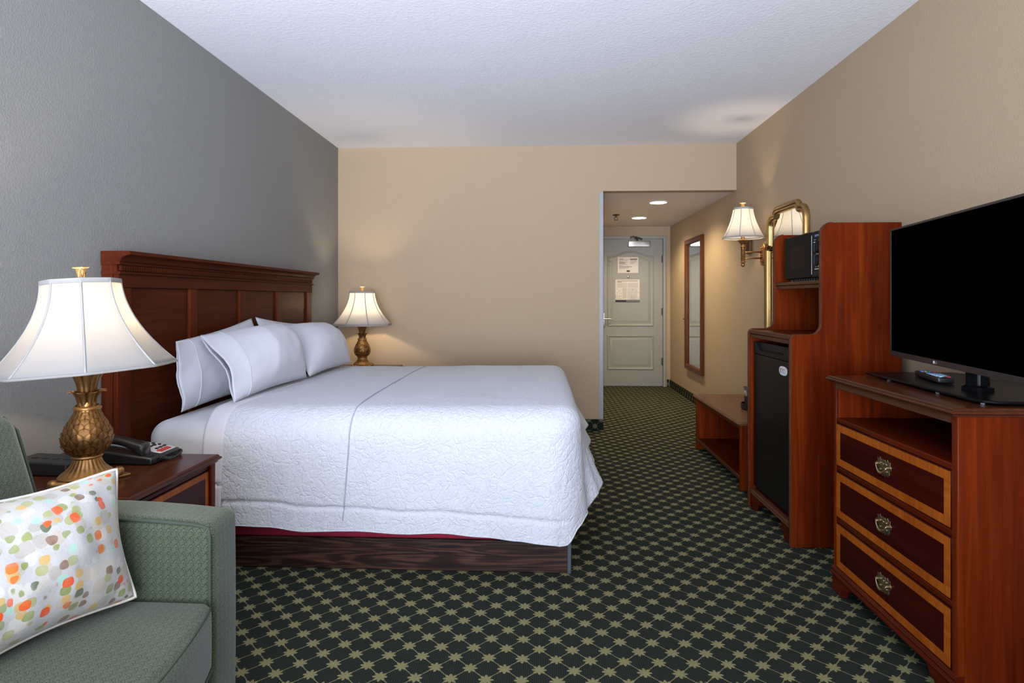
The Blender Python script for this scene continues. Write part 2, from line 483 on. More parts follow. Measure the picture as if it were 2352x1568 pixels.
class MB:
    """collects shapes in world coordinates; build() links them as one mesh whose origin is its parent's"""
    def __init__(s):
        s.v = []; s.f = []
    def add(s, vs, fs):
        n = len(s.v)
        s.v += [tuple(v) for v in vs]
        s.f += [tuple(i + n for i in f) for f in fs]
        return s
    def box(s, x0, x1, y0, y1, z0, z1):
        vs = [(x, y, z) for x in (x0, x1) for y in (y0, y1) for z in (z0, z1)]
        return s.add(vs, [(0, 1, 3, 2), (4, 6, 7, 5), (0, 4, 5, 1), (2, 3, 7, 6), (0, 2, 6, 4), (1, 5, 7, 3)])
    def prism(s, pts, fn, h0, h1):
        """2-D outline pts (a,b) swept from h0 to h1; fn(a,b,h)->xyz"""
        n = len(pts)
        vs = [fn(a, b, h0) for a, b in pts] + [fn(a, b, h1) for a, b in pts]
        fs = [(i, (i + 1) % n, n + (i + 1) % n, n + i) for i in range(n)]
        fs += [tuple(reversed(range(n))), tuple(range(n, 2 * n))]
        return s.add(vs, fs)
    def lathe(s, prof, c=(0, 0, 0), n=32, cap=True, flute=None):
        """prof: (r,z) pairs; flute(theta,t)->radius factor"""
        vs = []; fs = []
        m = len(prof)
        for j, (r, z) in enumerate(prof):
            for i in range(n):
                th = 2 * PI * i / n
                k = flute(th, j / (m - 1)) if flute else 1
                vs.append((c[0] + r * k * math.cos(th), c[1] + r * k * math.sin(th), c[2] + z))
        for j in range(m - 1):
            for i in range(n):
                a = j * n + i; b = j * n + (i + 1) % n
                fs.append((a, b, b + n, a + n))
        if cap:
            fs.append(tuple(reversed(range(n)))); fs.append(tuple(range((m - 1) * n, m * n)))
        return s.add(vs, fs)
    def tube(s, pts, r, n=8, closed=False, cap=True):
        pts = [V(p) for p in pts]
        m = len(pts); vs = []; fs = []
        up = V((0, 0, 1)); prev = None
        for j, p in enumerate(pts):
            if closed: t = pts[(j + 1) % m] - pts[j - 1]
            else: t = pts[min(j + 1, m - 1)] - pts[max(j - 1, 0)]
            if t.length < 1e-9: t = V((0, 0, 1))
            t.normalize()
            if prev is None:
                a = t.cross(up)
                if a.length < .1: a = t.cross(V((1, 0, 0)))
            else:
                a = prev - t * prev.dot(t)
            a.normalize(); prev = a
            b = t.cross(a)
            rr = r[j] if isinstance(r, (list, tuple)) else r
            for i in range(n):
                th = 2 * PI * i / n
                vs.append(p + (a * math.cos(th) + b * math.sin(th)) * rr)
        for j in range(m if closed else m - 1):
            for i in range(n):
                q = (j + 1) % m
                fs.append((j * n + i, j * n + (i + 1) % n, q * n + (i + 1) % n, q * n + i))
        if cap and not closed:
            fs.append(tuple(reversed(range(n)))); fs.append(tuple(range((m - 1) * n, m * n)))
        return s.add(vs, fs)
    def grid(s, rows, close_u=False):
        n = len(rows[0]); vs = [p for r in rows for p in r]; fs = []
        for j in range(len(rows) - 1):
            for i in range(n if close_u else n - 1):
                a = j * n + i; b = j * n + (i + 1) % n
                fs.append((a, b, b + n, a + n))
        return s.add(vs, fs)
    def rbox(s, c, size, r, seg=4, inner=6, puff=(0, 0, 0), fn=None):
        h = [x / 2 for x in size]
        def lst(hh):
            rr = min(r, hh * .98)
            e = [hh - rr + rr * (i / seg) for i in range(seg + 1)]
            e = [hh - rr + rr * math.tan(PI / 4 * i / seg) for i in range(seg + 1)]
            inn = [-(hh - rr) + 2 * (hh - rr) * i / inner for i in range(1, inner)]
            return [-x for x in reversed(e)] + inn + e
        L = [lst(x) for x in h]
        idx = {}; vs = []; fs = []
        def vert(p):
            key = tuple(round(x, 6) for x in p)
            if key in idx: return idx[key]
            q = V(p)
            inn = V([max(-(h[k] - min(r, h[k] * .98)), min(h[k] - min(r, h[k] * .98), p[k])) for k in range(3)])
            d = q - inn
            nd = d.normalized() if d.length > 1e-9 else d
            q = inn + nd * min(r, min(h) * .98) if d.length > 1e-9 else q
            f = [1 - (p[k] / h[k]) ** 2 for k in range(3)]
            for k in range(3):
                o1, o2 = [i for i in range(3) if i != k]
                w = f[o1] * f[o2]
                q[k] += nd[k] * puff[k] * max(0, w)
            q = V(c) + q
            if fn: q = V(fn(q))
            idx[key] = len(vs); vs.append(tuple(q))
            return idx[key]
        for k in range(3):
            o1, o2 = [(1, 2), (2, 0), (0, 1)][k]
            for sgn in (-1, 1):
                A, B = L[o1], L[o2]
                for i in range(len(A) - 1):
                    for j in range(len(B) - 1):
                        quad = []
                        for (ii, jj) in ((i, j), (i + 1, j), (i + 1, j + 1), (i, j + 1)):
                            p = [0, 0, 0]; p[k] = sgn * h[k]; p[o1] = A[ii]; p[o2] = B[jj]
                            quad.append(vert(p))
                        fs.append(tuple(quad if sgn > 0 else reversed(quad)))
        return s.add(vs, fs)
    def mesh(s, name, off=(0, 0, 0), smooth=None, weld=False):
        me = bpy.data.meshes.new(name)
        ox, oy, oz = off
        me.from_pydata([(x - ox, y - oy, z - oz) for x, y, z in s.v], [], s.f)
        if weld or True:
            bm = bmesh.new(); bm.from_mesh(me)
            if weld: bmesh.ops.remove_doubles(bm, verts=bm.verts, dist=1e-5)
            bmesh.ops.recalc_face_normals(bm, faces=bm.faces)
            bm.to_mesh(me); bm.free()
        if smooth is not None:
            for p in me.polygons: p.use_smooth = True
            if smooth < 180: me.set_sharp_from_angle(angle=math.radians(smooth))
        me.update()
        return me
    def build(s, name, mat, parent=None, bevel=0, seg=2, smooth=None, weld=False, label=None, kind=None):
        off = wloc(parent) if parent is not None else V((0, 0, 0))
        me = s.mesh(name, off, smooth if smooth is not None else (40 if bevel else None), weld)
        o = link(name, me, mat, parent)
        if bevel:
            b = o.modifiers.new('bevel', 'BEVEL')
            b.width = bevel; b.segments = seg; b.limit_method = 'ANGLE'; b.angle_limit = math.radians(35)
        if label: o['label'] = label
        if kind: o['kind'] = kind
        return o

def Box(name, mat, parent, x0, x1, y0, y1, z0, z1, bevel=.002, **kw):
    return MB().box(x0, x1, y0, y1, z0, z1).build(name, mat, parent, bevel=bevel, **kw)
def dup(o, parent, loc=None):
    c = o.copy(); COL.objects.link(c); c.parent = parent
    if loc is not None: c.location = loc
    return c
def copy_tree(o, parent=None):
    c = o.copy(); COL.objects.link(c); c.parent = parent
    for ch in [x for x in bpy.data.objects if x.parent == o]:
        copy_tree(ch, c)
    return c
def offset_poly(pts, d, closed=True):
    """inset a counter-clockwise outline by d"""
    n = len(pts); out = []
    for i in range(n):
        p0 = V((*pts[i - 1], 0)); p1 = V((*pts[i], 0)); p2 = V((*pts[(i + 1) % n], 0))
        e1 = (p1 - p0).normalized(); e2 = (p2 - p1).normalized()
        n1 = V((-e1.y, e1.x, 0)); n2 = V((-e2.y, e2.x, 0))
        b = (n1 + n2)
        if b.length < 1e-6: b = n1
        b.normalize()
        k = max(.35, b.dot(n1))
        q = p1 + b * (d / k)
        out.append((q.x, q.y))
    return out
def ring(mb, outline, prof, fn):
    """moulding around a ccw outline; prof: (inset, height)"""
    loops = [[fn(a, b, h) for a, b in offset_poly(outline, ins)] for ins, h in prof]
    return mb.grid(loops, close_u=True)
def text_mesh(name, body, size, mat, fn, parent, ext=.0004, align='CENTER'):
    cu = bpy.data.curves.new(name, 'FONT')
    cu.body = body; cu.size = size; cu.align_x = align; cu.align_y = 'CENTER'; cu.resolution_u = 3
    o = bpy.data.objects.new(name, cu); COL.objects.link(o)
    dg = bpy.context.evaluated_depsgraph_get()
    me0 = bpy.data.meshes.new_from_object(o.evaluated_get(dg))
    bpy.data.objects.remove(o)
    off = wloc(parent) if parent is not None else V((0, 0, 0))
    me = bpy.data.meshes.new(name)
    me.from_pydata([tuple(V(fn(v.co.x, v.co.y, ext)) - off) for v in me0.vertices], [], [tuple(p.vertices) for p in me0.polygons])
    return link(name, me, mat, parent)

# ================================================================== THE ROOM
def struct(name, mb, mat, label, **kw):
    o = mb.build(name, mat, None, **kw)
    o['kind'] = 'structure'; o['label'] = label
    return o
T = .12
struct('floor', MB().box(XL - T, XR + T, YF - T, YD + T, -.08, 0), 'carpet', 'dark green carpet with an olive lattice of stars')
struct('ceiling', MB().box(XL - T, XR + T, YF - T, YB + T, ZC, ZC + .1), 'ceiling', 'white textured bedroom ceiling')
struct('wall_left', MB().box(XL - T, XL, YF - T, YB + T, 0, ZC), 'grey_wall', 'grey painted wall behind the headboard')
struct('wall_right', MB().box(XR, XR + T, YF - T, YD + T, 0, ZC), 'beige_wall', 'beige wall with the mirrors and wooden cabinets')
struct('wall_back', MB().box(XL, HX, YB, YB + T, 0, ZC).box(HX, XR, YB, YB + T, HZ, ZC), 'beige_wall', 'beige wall at the far side of the bed with a header over the hall')
struct('wall_hall', MB().box(HX - T, HX, YB + T, YD, 0, ZC), 'beige_wall', 'beige left wall of the entrance hall')
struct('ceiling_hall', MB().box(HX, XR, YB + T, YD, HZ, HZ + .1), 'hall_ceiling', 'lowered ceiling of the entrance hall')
DX0, DX1, DZ = .845, 1.757, 2.104
struct('wall_hall_end', MB().box(HX, DX0 - .006, YD, YD + T, 0, HZ).box(DX1 + .006, XR, YD, YD + T, 0, HZ).box(DX0 - .006, DX1 + .006, YD, YD + T, DZ + .006, HZ), 'beige_wall', 'beige end wall around the entrance door')
WX0, WX1, WZ0, WZ1 = -1.78, .98, .30, 2.50
struct('wall_front', MB().box(XL, WX0, YF - T, YF, 0, ZC).box(WX1, XR, YF - T, YF, 0, ZC).box(WX0, WX1, YF - T, YF, 0, WZ0).box(WX0, WX1, YF - T, YF, WZ1, ZC), 'beige_wall', 'beige window wall behind the viewer')
w1 = thing('window_1', 'wide white framed window behind the viewer', None, (0, YF, WZ0), kind='structure')
fm = MB()
for a in ((WX0, WX0 + .05, WZ0, WZ1), (WX1 - .05, WX1, WZ0, WZ1), (-.42, -.37, WZ0, WZ1)): fm.box(a[0], a[1], YF - .09, YF - .03, a[2], a[3])
for z in (WZ0, WZ1 - .05): fm.box(WX0, WX1, YF - .09, YF - .03, z, z + .05)
fm.build('window_frame', 'white_trim', w1)
Box('pane', 'pane', w1, WX0 + .05, -.42, YF - .063, YF - .057, WZ0 + .05, WZ1 - .05, 0)
Box('pane', 'pane', w1, -.37, WX1 - .05, YF - .063, YF - .057, WZ0 + .05, WZ1 - .05, 0)
# carpet-covered base along the walls
bh, bt = .105, .012
def baseb(name, x0, x1, y0, y1, label):
    struct(name, MB().box(x0, x1, y0, y1, 0.0005, bh), 'carpet_base', label, bevel=.003)
baseb('baseboard_back', XL + .001, HX, YB - bt, YB - .0005, 'patterned carpet base along the far wall')
baseb('baseboard_right', XR - bt, XR - .0005, -1.49, YD - .001, 'patterned carpet base along the right wall')
baseb('baseboard_left', XL + .0005, XL + bt, -1.49, YB - .02, 'patterned carpet base along the grey wall')
baseb('baseboard_hall', DX1 + .06, XR - .02, YD - bt, YD - .0005, 'patterned carpet base beside the entrance door')
# clear corner guard on the hall corner
struct('trim_1', MB().box(HX - .035, HX + .003, YB - .003, YB - .0003, bh, HZ - .01).box(HX + .0003, HX + .003, YB - .003, YB + .035, bh, HZ - .01), 'guard', 'pale corner guard on the edge of the hall opening')

# ------------------------------------------------------------------ entrance door
d1 = thing('door_1', 'grey green panelled entrance door at the end of the hall', None, (DX0, YD, 0), kind='structure')
DF = YD - .005                      # door face
Box('slab', 'door_paint', d1, DX0, DX1, DF, DF + .045, .008, DZ, .002)
def fdoor(a, b, h): return (a, DF - h, b)
def arch(x0, x1, z0, z1, rise, n=24):
    pts = [(x0, z0), (x1, z0), (x1, z1)]
    for i in range(1, n):
        t = i / n
        s_ = .5 - .5 * math.cos(2 * PI * t)
        pts.append((x1 + (x0 - x1) * t, z1 + rise * s_ ** 1.1))
    pts.append((x0, z1))
    return pts
px0, px1 = DX0 + .125, DX1 - .125
prof = [(0, .0005), (.006, .010), (.016, .012), (.026, .004), (.034, .002), (.045, .003), (.075, .012), (.078, .012)]
for nm, ol in (('upper_panel', arch(px0, px1, .86, 1.865, .075)), ('lower_panel', arch(px0, px1, .24, .735, 0, 2))):
    mb = MB(); ring(mb, ol, prof, fdoor)
    mb.prism(offset_poly(ol, .077), fdoor, .0, .012)
    mb.build(nm, 'door_paint', d1, smooth=35)
fr = MB()
fw = .042
for (a0, a1, b0, b1) in ((DX0 - fw, DX0 - .004, 0.001, DZ + fw), (DX1 + .004, DX1 + fw, 0.001, DZ + fw), (DX0 - .004, DX1 + .004, DZ + .004, DZ + fw)):
    fr.box(a0, a1, YD - .028, YD - .001, b0, b1)
fr.build('door_frame', 'frame_paint', d1, bevel=.003)
for z in (.36, 1.07, 1.82):
    hg = MB().tube([(DX1 + .001, DF - .012, z - .055), (DX1 + .001, DF - .012, z + .055)], .009, 10).box(DX1 - .02, DX1 + .004, DF - .004, DF - .0005, z - .05, z + .05)
    hg.build('hinge', 'dark_steel', d1, smooth=40)
lv = MB().rbox((DX0 + .075, DF - .006, .95), (.05, .012, .20), .006, 2, 2)
lv.tube([(DX0 + .075, DF - .01, .965), (DX0 + .075, DF - .055, .965)], .011, 10)
lv.tube([(DX0 + .07, DF - .055, .965), (DX0 + .12, DF - .057, .967), (DX0 + .19, DF - .052, .962)], [.011, .010, .008], 10)
lv.build('lever_handle', 'steel', d1, smooth=50)
MB().lathe([(.0, 0), (.017, 0), (.019, .004), (.014, .009), (.006, .011)], (0, 0, 0), 20).build('peephole', 'steel', d1, smooth=60)
ph = [o for o in d1.children if o.name.startswith('peephole')][0]
ph.data.transform(Matrix.Translation(V((1.267, DF - .012, 1.567)) - wloc(d1)) @ Matrix.Rotation(PI / 2, 4, 'X') @ Matrix.Translation(wloc(d1)))
cl = MB().rbox((1.42, DF - .025, 2.035), (.31, .05, .085), .008, 2, 3)
cl.build('closer_body', 'steel', d1, smooth=40)
ar = MB().tube([(1.40, DF - .03, 2.085), (1.33, DF - .08, 2.135), (1.29, DF - .06, 2.12)], .011, 8)
ar.tube([(1.36, DF - .05, 2.13), (1.46, DF - .04, 2.10)], .013, 8)
ar.build('closer_arm', 'dark_steel', d1, smooth=50)
# notices taped to the door
PY = DF - .0135
def fpap(a, b, h): return (a, PY - h, b)
def paper(name, label, x0, x1, z0, z1):
    t = thing(name, label, 'notice', ((x0 + x1) / 2, PY, z0))
    Box('sheet', 'paper', t, x0, x1, PY - .0010, PY - .0002, z0, z1, 0)
    return t
def bars(t, rows, mat, name='print_line'):
    mb = MB()
    for (x0, x1, z, hh) in rows: mb.box(x0, x1, PY - .0016, PY - .0011, z - hh / 2, z + hh / 2)
    mb.build(name, mat, t, kind='stuff')
t = paper('door_notice', 'white notice with an oval dark emblem above the peephole', 1.118, 1.410, 1.622, 1.847)
rows = []
for i in range(5): rows.append((1.140, 1.140 + (.135, .120, .05, .13, .11)[i], 1.808 - i * .009, .004))
for i in range(4): rows.append((1.140, 1.140 + (.11, .09, .12, .05)[i], 1.754 - i * .009, .004))
for i in range(3): rows.append((1.140, 1.140 + (.14, .13, .08)[i], 1.700 - i * .009, .004))
for i in range(6): rows.append((1.296, 1.296 + (.085, .09, .095, .07, .06, .05)[i], 1.806 - i * .0105, .004))
bars(t, rows, 'grey_print')
bars(t, [(1.137, 1.20, 1.820, .007), (1.137, 1.222, 1.765, .007), (1.137, 1.318, 1.712, .007), (1.292, 1.395, 1.822, .008), (1.292, 1.395, 1.812, .006)], 'ink', 'heading')
MB().prism([(1.267 + .026 * math.cos(2 * PI * i / 24), 1.648 + .014 * math.sin(2 * PI * i / 24)) for i in range(24)], fpap, .0011, .0018).build('emblem', 'ink', t)
bars(t, [(1.252, 1.282, 1.651, .0035), (1.256, 1.278, 1.645, .0025)], 'paper', 'emblem_line')
t = paper('evacuation_plan', 'white evacuation plan sheet with a navy foot band under the peephole', 1.086, 1.428, 1.205, 1.528)
bars(t, [(1.086, 1.428, 1.2215, .033)], 'navy', 'foot_band')
text_mesh('band_lettering', 'EVACUATION PLAN', .020, 'white_print', lambda a, b, h: (1.330 + a, PY - .0018, 1.2215 + b), t)
rows = [(1.11, 1.403, 1.508, .006), (1.11, 1.178, 1.492, .006)]
bars(t, rows, 'ink', 'heading')
rows = []
for i in range(7):
    rows.append((1.112, 1.248, 1.476 - i * .0095, .003)); rows.append((1.262, 1.403, 1.476 - i * .0095, .003))
for i in range(19): rows.append((1.186, 1.246 - .012 * (i % 4 == 3), 1.405 - i * .0078, .003))
for i in range(5): rows.append((1.30, 1.385 - .015 * (i % 2), 1.29 - i * .011, .003))
rows += [(1.268, 1.398, 1.348, .002), (1.268, 1.398, 1.302, .002), (1.32, 1.34, 1.383, .010)]
bars(t, rows, 'grey_print')
mb = MB()
for (x, z) in ((1.094, 1.252), (1.118, 1.252), (1.143, 1.252), (1.165, 1.258), (1.094, 1.275), (1.118, 1.275), (1.143, 1.275), (1.165, 1.29), (1.094, 1.297), (1.118, 1.297), (1.143, 1.297), (1.118, 1.343), (1.143, 1.366), (1.165, 1.33), (1.413, 1.252), (1.413, 1.275), (1.413, 1.343)):
    mb.box(x - .004, x + .004, PY - .0016, PY - .0011, z - .004, z + .004)
mb.build('print_square', 'ink', t, kind='stuff')
Box('plan_field', 'paper_tint', t, 1.255, 1.400, PY - .0010, PY - .00105, 1.243, 1.41, 0)

# ------------------------------------------------------------------ recessed hall lights, sprinkler
for (x, y, lb) in ((1.268, 6.474, 'round recessed ceiling light nearest the bedroom'), (1.267, 7.704, 'round recessed ceiling light nearest the entrance door')):
    t = thing('recessed_light', lb, 'ceiling light', (x, y, HZ), 'recessed lights in the hall ceiling')
    MB().lathe([(.092, -.001), (.105, -.001), (.107, -.006), (.090, -.008), (.088, -.004)], (x, y, HZ), 36, cap=False).build('trim_ring', 'white_trim', t, smooth=50)
    MB().lathe([(.0, -.003), (.088, -.003), (.088, -.001), (.0, -.001)], (x, y, HZ), 36, cap=False).build('lens', 'downlight', t)
    ld = bpy.data.lights.new('downlight_lamp', 'SPOT'); ld.energy = 62; ld.color = (1, .80, .50); ld.spot_size = 2.6; ld.spot_blend = .6; ld.shadow_soft_size = .08
    lo = bpy.data.objects.new('downlight_lamp', ld); COL.objects.link(lo); lo.parent = t; lo.location = (0, 0, -.02)
t = thing('fire_sprinkler', 'small dark fire sprinkler in the hall ceiling', 'sprinkler', (.939, 7.414, HZ))
MB().lathe([(0, -.001), (.044, -.001), (.046, -.005), (.030, -.014), (0, -.014)], (.939, 7.414, HZ), 24, cap=False).build('escutcheon', 'dark_steel', t, smooth=40)
sp = MB().tube([(.939, 7.414, HZ - .012), (.939, 7.414, HZ - .035)], .009, 10)
for s_ in (-1, 1): sp.tube([(.939 + s_ * .009, 7.414, HZ - .028), (.939 + s_ * .022, 7.414, HZ - .045), (.939 + s_ * .006, 7.414, HZ - .066)], .004, 6)
sp.lathe([(0, -.066), (.024, -.066), (.024, -.070), (0, -.070)], (.939, 7.414, HZ), 16, cap=False)
sp.build('head', 'dark_steel', t, smooth=40)

# ================================================================== BED
# headboard
HXB, HXF = XL + .004, -1.885
HY0, HY1 = 2.606, 4.900
t = thing('headboard', 'wide panelled mahogany headboard with dentil moulding on the grey wall', 'headboard', (HXB, (HY0 + HY1) / 2, .12))
Box('back_board', 'headb_z', t, HXB, HXF - .022, HY0 + .01, HY1 - .01, .12, 1.45, .002)
st = [(HY0, 2.699), (3.166, 3.236), (3.704, 3.780), (4.236, 4.312), (4.800, HY1)]
for a, b in st: Box('stile', 'headb_z', t, HXF - .022, HXF, a, b, .12, 1.31, .003)
for i in range(4):
    a, b = st[i][1], st[i + 1][0]
    Box('panel', 'headb', t, HXF - .022, HXF - .014, a + .001, b - .001, .13, 1.309, .001)
Box('top_rail', 'headb', t, HXF - .022, HXF + .004, HY0, HY1, 1.31, 1.372, .003)
Box('side_return', 'headb_z', t, HXB, HXF - .022, HY0 - .004, HY0 + .01, .12, 1.45, .002)
Box('side_return', 'headb_z', t, HXB, HXF - .022, HY1 - .01, HY1 + .004, .12, 1.45, .002)
def fy(a, b, h): return (a, h, b)
cr = [(HXB, 1.412), (HXF + .012, 1.412), (HXF + .016, 1.418), (HXF + .012, 1.424), (HXF + .018, 1.427)]
for i in range(9):
    a = i / 8 * PI / 2
    cr.append((HXF + .018 + .040 * (1 - math.cos(a)), 1.428 + .026 * math.sin(a)))
cr += [(HXF + .062, 1.456), (HXF + .062, 1.472), (HXB, 1.472)]
MB().prism(cr, fy, HY0 - .008, HY1 + .008).build('cornice', 'headb', t, smooth=25)
bd = [(HXB, 1.368), (HXF + .010, 1.368)] + [(HXF + .010 + .007 * math.sin(a), 1.375 - .006 * math.cos(a)) for a in [PI * i / 6 for i in range(7)]] + [(HXB, 1.382)]
MB().prism(bd, fy, HY0 - .006, HY1 + .006).build('bead', 'headb', t, smooth=40)
Box('frieze', 'headb', t, HXB, HXF - .003, HY0, HY1, 1.381, 1.413, 0)
dn = MB(); y = HY0 + .012
while y < HY1 - .015:
    dn.box(HXF - .003, HXF + .0095, y, y + .0095, 1.386, 1.409); y += .0165
dn.build('dentils', 'headb', t, kind='stuff')

# bed: base, box spring, mattress
BX0, BX1, BY0, BY1 = -1.872, .132, 2.758, 4.672
bed = thing('bed', 'king bed with dark woodgrain base and maroon box spring', 'bed', ((BX0 + BX1) / 2, (BY0 + BY1) / 2, 0))
bs = MB().box(BX0, BX1, BY0, BY0 + .018, .004, .146).box(BX0, BX1, BY1 - .018, BY1, .004, .146).box(BX1 - .018, BX1, BY0 + .018, BY1 - .018, .004, .146).box(BX0, BX0 + .018, BY0 + .018, BY1 - .018, .004, .146)
bs.build('base', 'rosewood', bed, bevel=.001)
MB().box(BX1 - .004, BX1 + .014, BY0 - .004, BY0 + .02, .002, .146).build('corner_strip', 'vinyl', bed, bevel=.003, label='grey vinyl corner strip')
MB().rbox(((BX0 + BX1) / 2 + .01, (BY0 + BY1) / 2, .283), (BX1 - BX0 + .01, BY1 - BY0 + .012, .272), .02, 3, 8).build('box_spring', 'maroon', bed, smooth=60)
def matf(q):
    # corners of the fitted sheet pull down a little near the headboard
    return q
MX0, MX1 = -1.868, .165
MB().rbox(((MX0 + MX1) / 2 - .010, (BY0 + BY1) / 2, .548), (MX1 - MX0 - .05, BY1 - BY0 + .060, .262), .085, 6, 14, puff=(0, .004, .030)).build('mattress', 'sheet', bed, smooth=80, label='mattress in a white fitted sheet')

# bedspread: top, rolled edge and hanging skirt in one cloth
def lerp_tab(tab, x):
    if x <= tab[0][0]: return tab[0][1]
    for (a, va), (b, vb) in zip(tab, tab[1:]):
        if x <= b:
            t_ = (x - a) / (b - a); t_ = t_ * t_ * (3 - 2 * t_)
            return va + (vb - va) * t_
    return tab[-1][1]
SY0, SY1 = 2.722, 4.708
YC = (SY0 + SY1) / 2
FX = .195                                   # foot edge of the cloth
CR = .165                                   # corner radius
def spread_perim(xh):
    pts = []                                # (x, y, outward nx, ny, where, param)
    n = 130
    for i in range(n):
        x = xh + (FX - CR - xh) * i / n
        pts.append((x, SY0, 0, -1))
    for i in range(17):
        a = -PI / 2 + PI / 2 * i / 16
        pts.append((FX - CR + CR * math.cos(a), SY0 + CR + CR * math.sin(a), math.cos(a), math.sin(a)))
    n2 = 90
    for i in range(1, n2):
        pts.append((FX, SY0 + CR + (SY1 - SY0 - 2 * CR) * i / n2, 1, 0))
    for i in range(17):
        a = PI / 2 * i / 16
        pts.append((FX - CR + CR * math.cos(a), SY1 - CR + CR * math.sin(a), math.cos(a), math.sin(a)))
    for i in range(1, n + 1):
        x = FX - CR + (xh - FX + CR) * i / n
        pts.append((x, SY1, 0, 1))
    return pts
near_hem = [(-1.6, .222), (-1.38, .220), (-1.24, .216), (-1.07, .196), (-.85, .198), (-.62, .192), (-.45, .201), (-.25, .185), (-.1, .172), (.02, .162), (.13, .150)]
def hem_flare(x, y, nx, ny, k):
    """hem height and outward flare round the skirt"""
    if ny < -.98 and y < YC:
        return lerp_tab(near_hem, x), .022 + .006 * math.sin(x * 9) + .008 * math.sin(x * 3.1 + 1)
    if y < YC and abs(nx) < .999 and ny < 0:
        a = math.atan2(nx, -ny) / (PI / 2)          # 0 near side .. 1 foot
        return lerp_tab([(0, .150), (.30, .152), (.55, .215), (.8, .245), (1, .25)], a), lerp_tab([(0, .024), (.3, .03), (.6, .025), (1, .03)], a)
    if nx > .98:
        q = (y - (SY0 + CR)) / (SY1 - SY0 - 2 * CR)
        return lerp_tab([(0, .25), (.06, .30), (.14, .325), (.5, .36), (1, .36)], q), lerp_tab([(0, .03), (.06, .085), (.13, .125), (.3, .10), (.6, .12), (1, .14)], q) + .012 * math.sin(q * 24)
    return .28, .03
def top_z(x, y):
    e = (x - (-1.5)) / 1.6
    zc = .742 + .016 * max(0, min(1, e))
    w = 1 - abs((y - YC) / (YC - SY0)) ** 4
    return zc - .018 * (1 - w) + .006 * noise.noise(V((x * 1.8, y * 1.8, 3))) + .0025 * noise.noise(V((x * 7, y * 7, 9)))
def spread_rows(xh, lift=0., zcut=None):
    P = spread_perim(xh)
    rows = []
    xs = FX - .62
    for (x, y, nx, ny) in P:
        R = .15 - .055 * nx * nx
        row = []
        sx = min(x, xs)
        sp_ = V((sx, YC, 0))
        ex, ey = x - nx * R, y - ny * R
        for j in range(26):
            k = j / 26
            k = 1 - (1 - k) ** 1.25
            qx = sp_.x + (ex - sp_.x) * k; qy = sp_.y + (ey - sp_.y) * k
            row.append((qx, qy, top_z(qx, qy) + lift))
        ze = top_z(ex, ey)
        # softer, lower shoulder near the headboard end
        soft = max(0, min(1, (x - (-1.5)) / 1.1))
        drop0 = .125 - .03 * nx * nx + .03 * (1 - soft)
        for j in range(9):
            a = PI / 2 * j / 8
            row.append((ex + nx * (R + lift) * math.sin(a), ey + ny * (R + lift) * math.sin(a), ze + lift - drop0 * (1 - math.cos(a))))
        hz, fl = hem_flare(x, y, nx, ny, 0)
        if zcut is not None: hz = max(hz, zcut)
        z0 = ze - drop0
        for j in range(1, 61):
            k = j / 60
            z = z0 + (hz - z0) * k
            o = fl * k ** 1.4
            wr = .006 * noise.noise(V((x * 5, y * 5, z * 2.5))) + .0025 * noise.noise(V((x * 16, y * 16, z * 9)))
            cz = z - (hz + (.098 + .008 * math.sin(x * 4)))
            wr -= .010 * math.exp(-(cz / .009) ** 2) if y < YC and ny < -.9 else 0
            wr *= min(1, k * 4)
            row.append((x + nx * (lift + o + wr), y + ny * (lift + o + wr), z))
        rows.append(row)
    return rows
sp_t = thing('bedspread', 'white quilted bedspread draped over the king bed', 'bedspread', (-.6, YC, .7))
rows = spread_rows(-1.485, .004)
o = MB().grid(rows).build('cloth', 'spread', sp_t, smooth=180, weld=True)
sm = o.modifiers.new('thick', 'SOLIDIFY'); sm.thickness = .006; sm.offset = -1
# stitched seam across the bed, part of the bedspread
def seam_path(x):
    pr_ = spread_perim(-1.485)
    i = min(range(130), key=lambda k: abs(pr_[k][0] - x))
    return rows[i]
sr = seam_path(-.865)
sm_pts = [V(p) + V((0, 0, .0025)) for p in sr[:26]] + [V(p) + V((-.0005 * j, -.0045, 0)) for j, p in enumerate(sr[26:88])]
MB().tube(sm_pts, .0027, 6).build('seam', 'seam', sp_t, smooth=180)
pfar = spread_perim(-1.485)
ifar = min((k for k in range(len(pfar)) if pfar[k][1] > SY1 - .001), key=lambda k: abs(pfar[k][0] + .865))
MB().tube([V(p) + V((0, 0, .0025)) for p in rows[ifar][:32]], .0022, 6).build('seam', 'seam', sp_t, smooth=180)
sr2 = [V(p) + V((.012, 0, .001)) for p in sr[:26]]
# hem edge cord
MB().tube([V(r[-1]) for r in rows[:146]], .0035, 6).build('hem', 'spread', sp_t, smooth=180)
# white top sheet folded just above the bedspread edge
ts = thing('top_sheet', 'white top sheet band folded over at the head end of the bedspread', 'sheet', (-1.5, YC, .7))
rws = spread_rows(-1.56, .001, .30)
P_ = spread_perim(-1.56)
keepn = [r for r, p in zip(rws, P_) if p[0] <= -1.45 and p[1] < YC]
keepf = [r for r, p in zip(rws, P_) if p[0] <= -1.45 and p[1] > YC]
mb = MB(); mb.grid(keepn); mb.grid(keepf)
o = mb.build('sheet_fold', 'band', ts, smooth=180, weld=True)
sm = o.modifiers.new('thick', 'SOLIDIFY'); sm.thickness = .004; sm.offset = 1

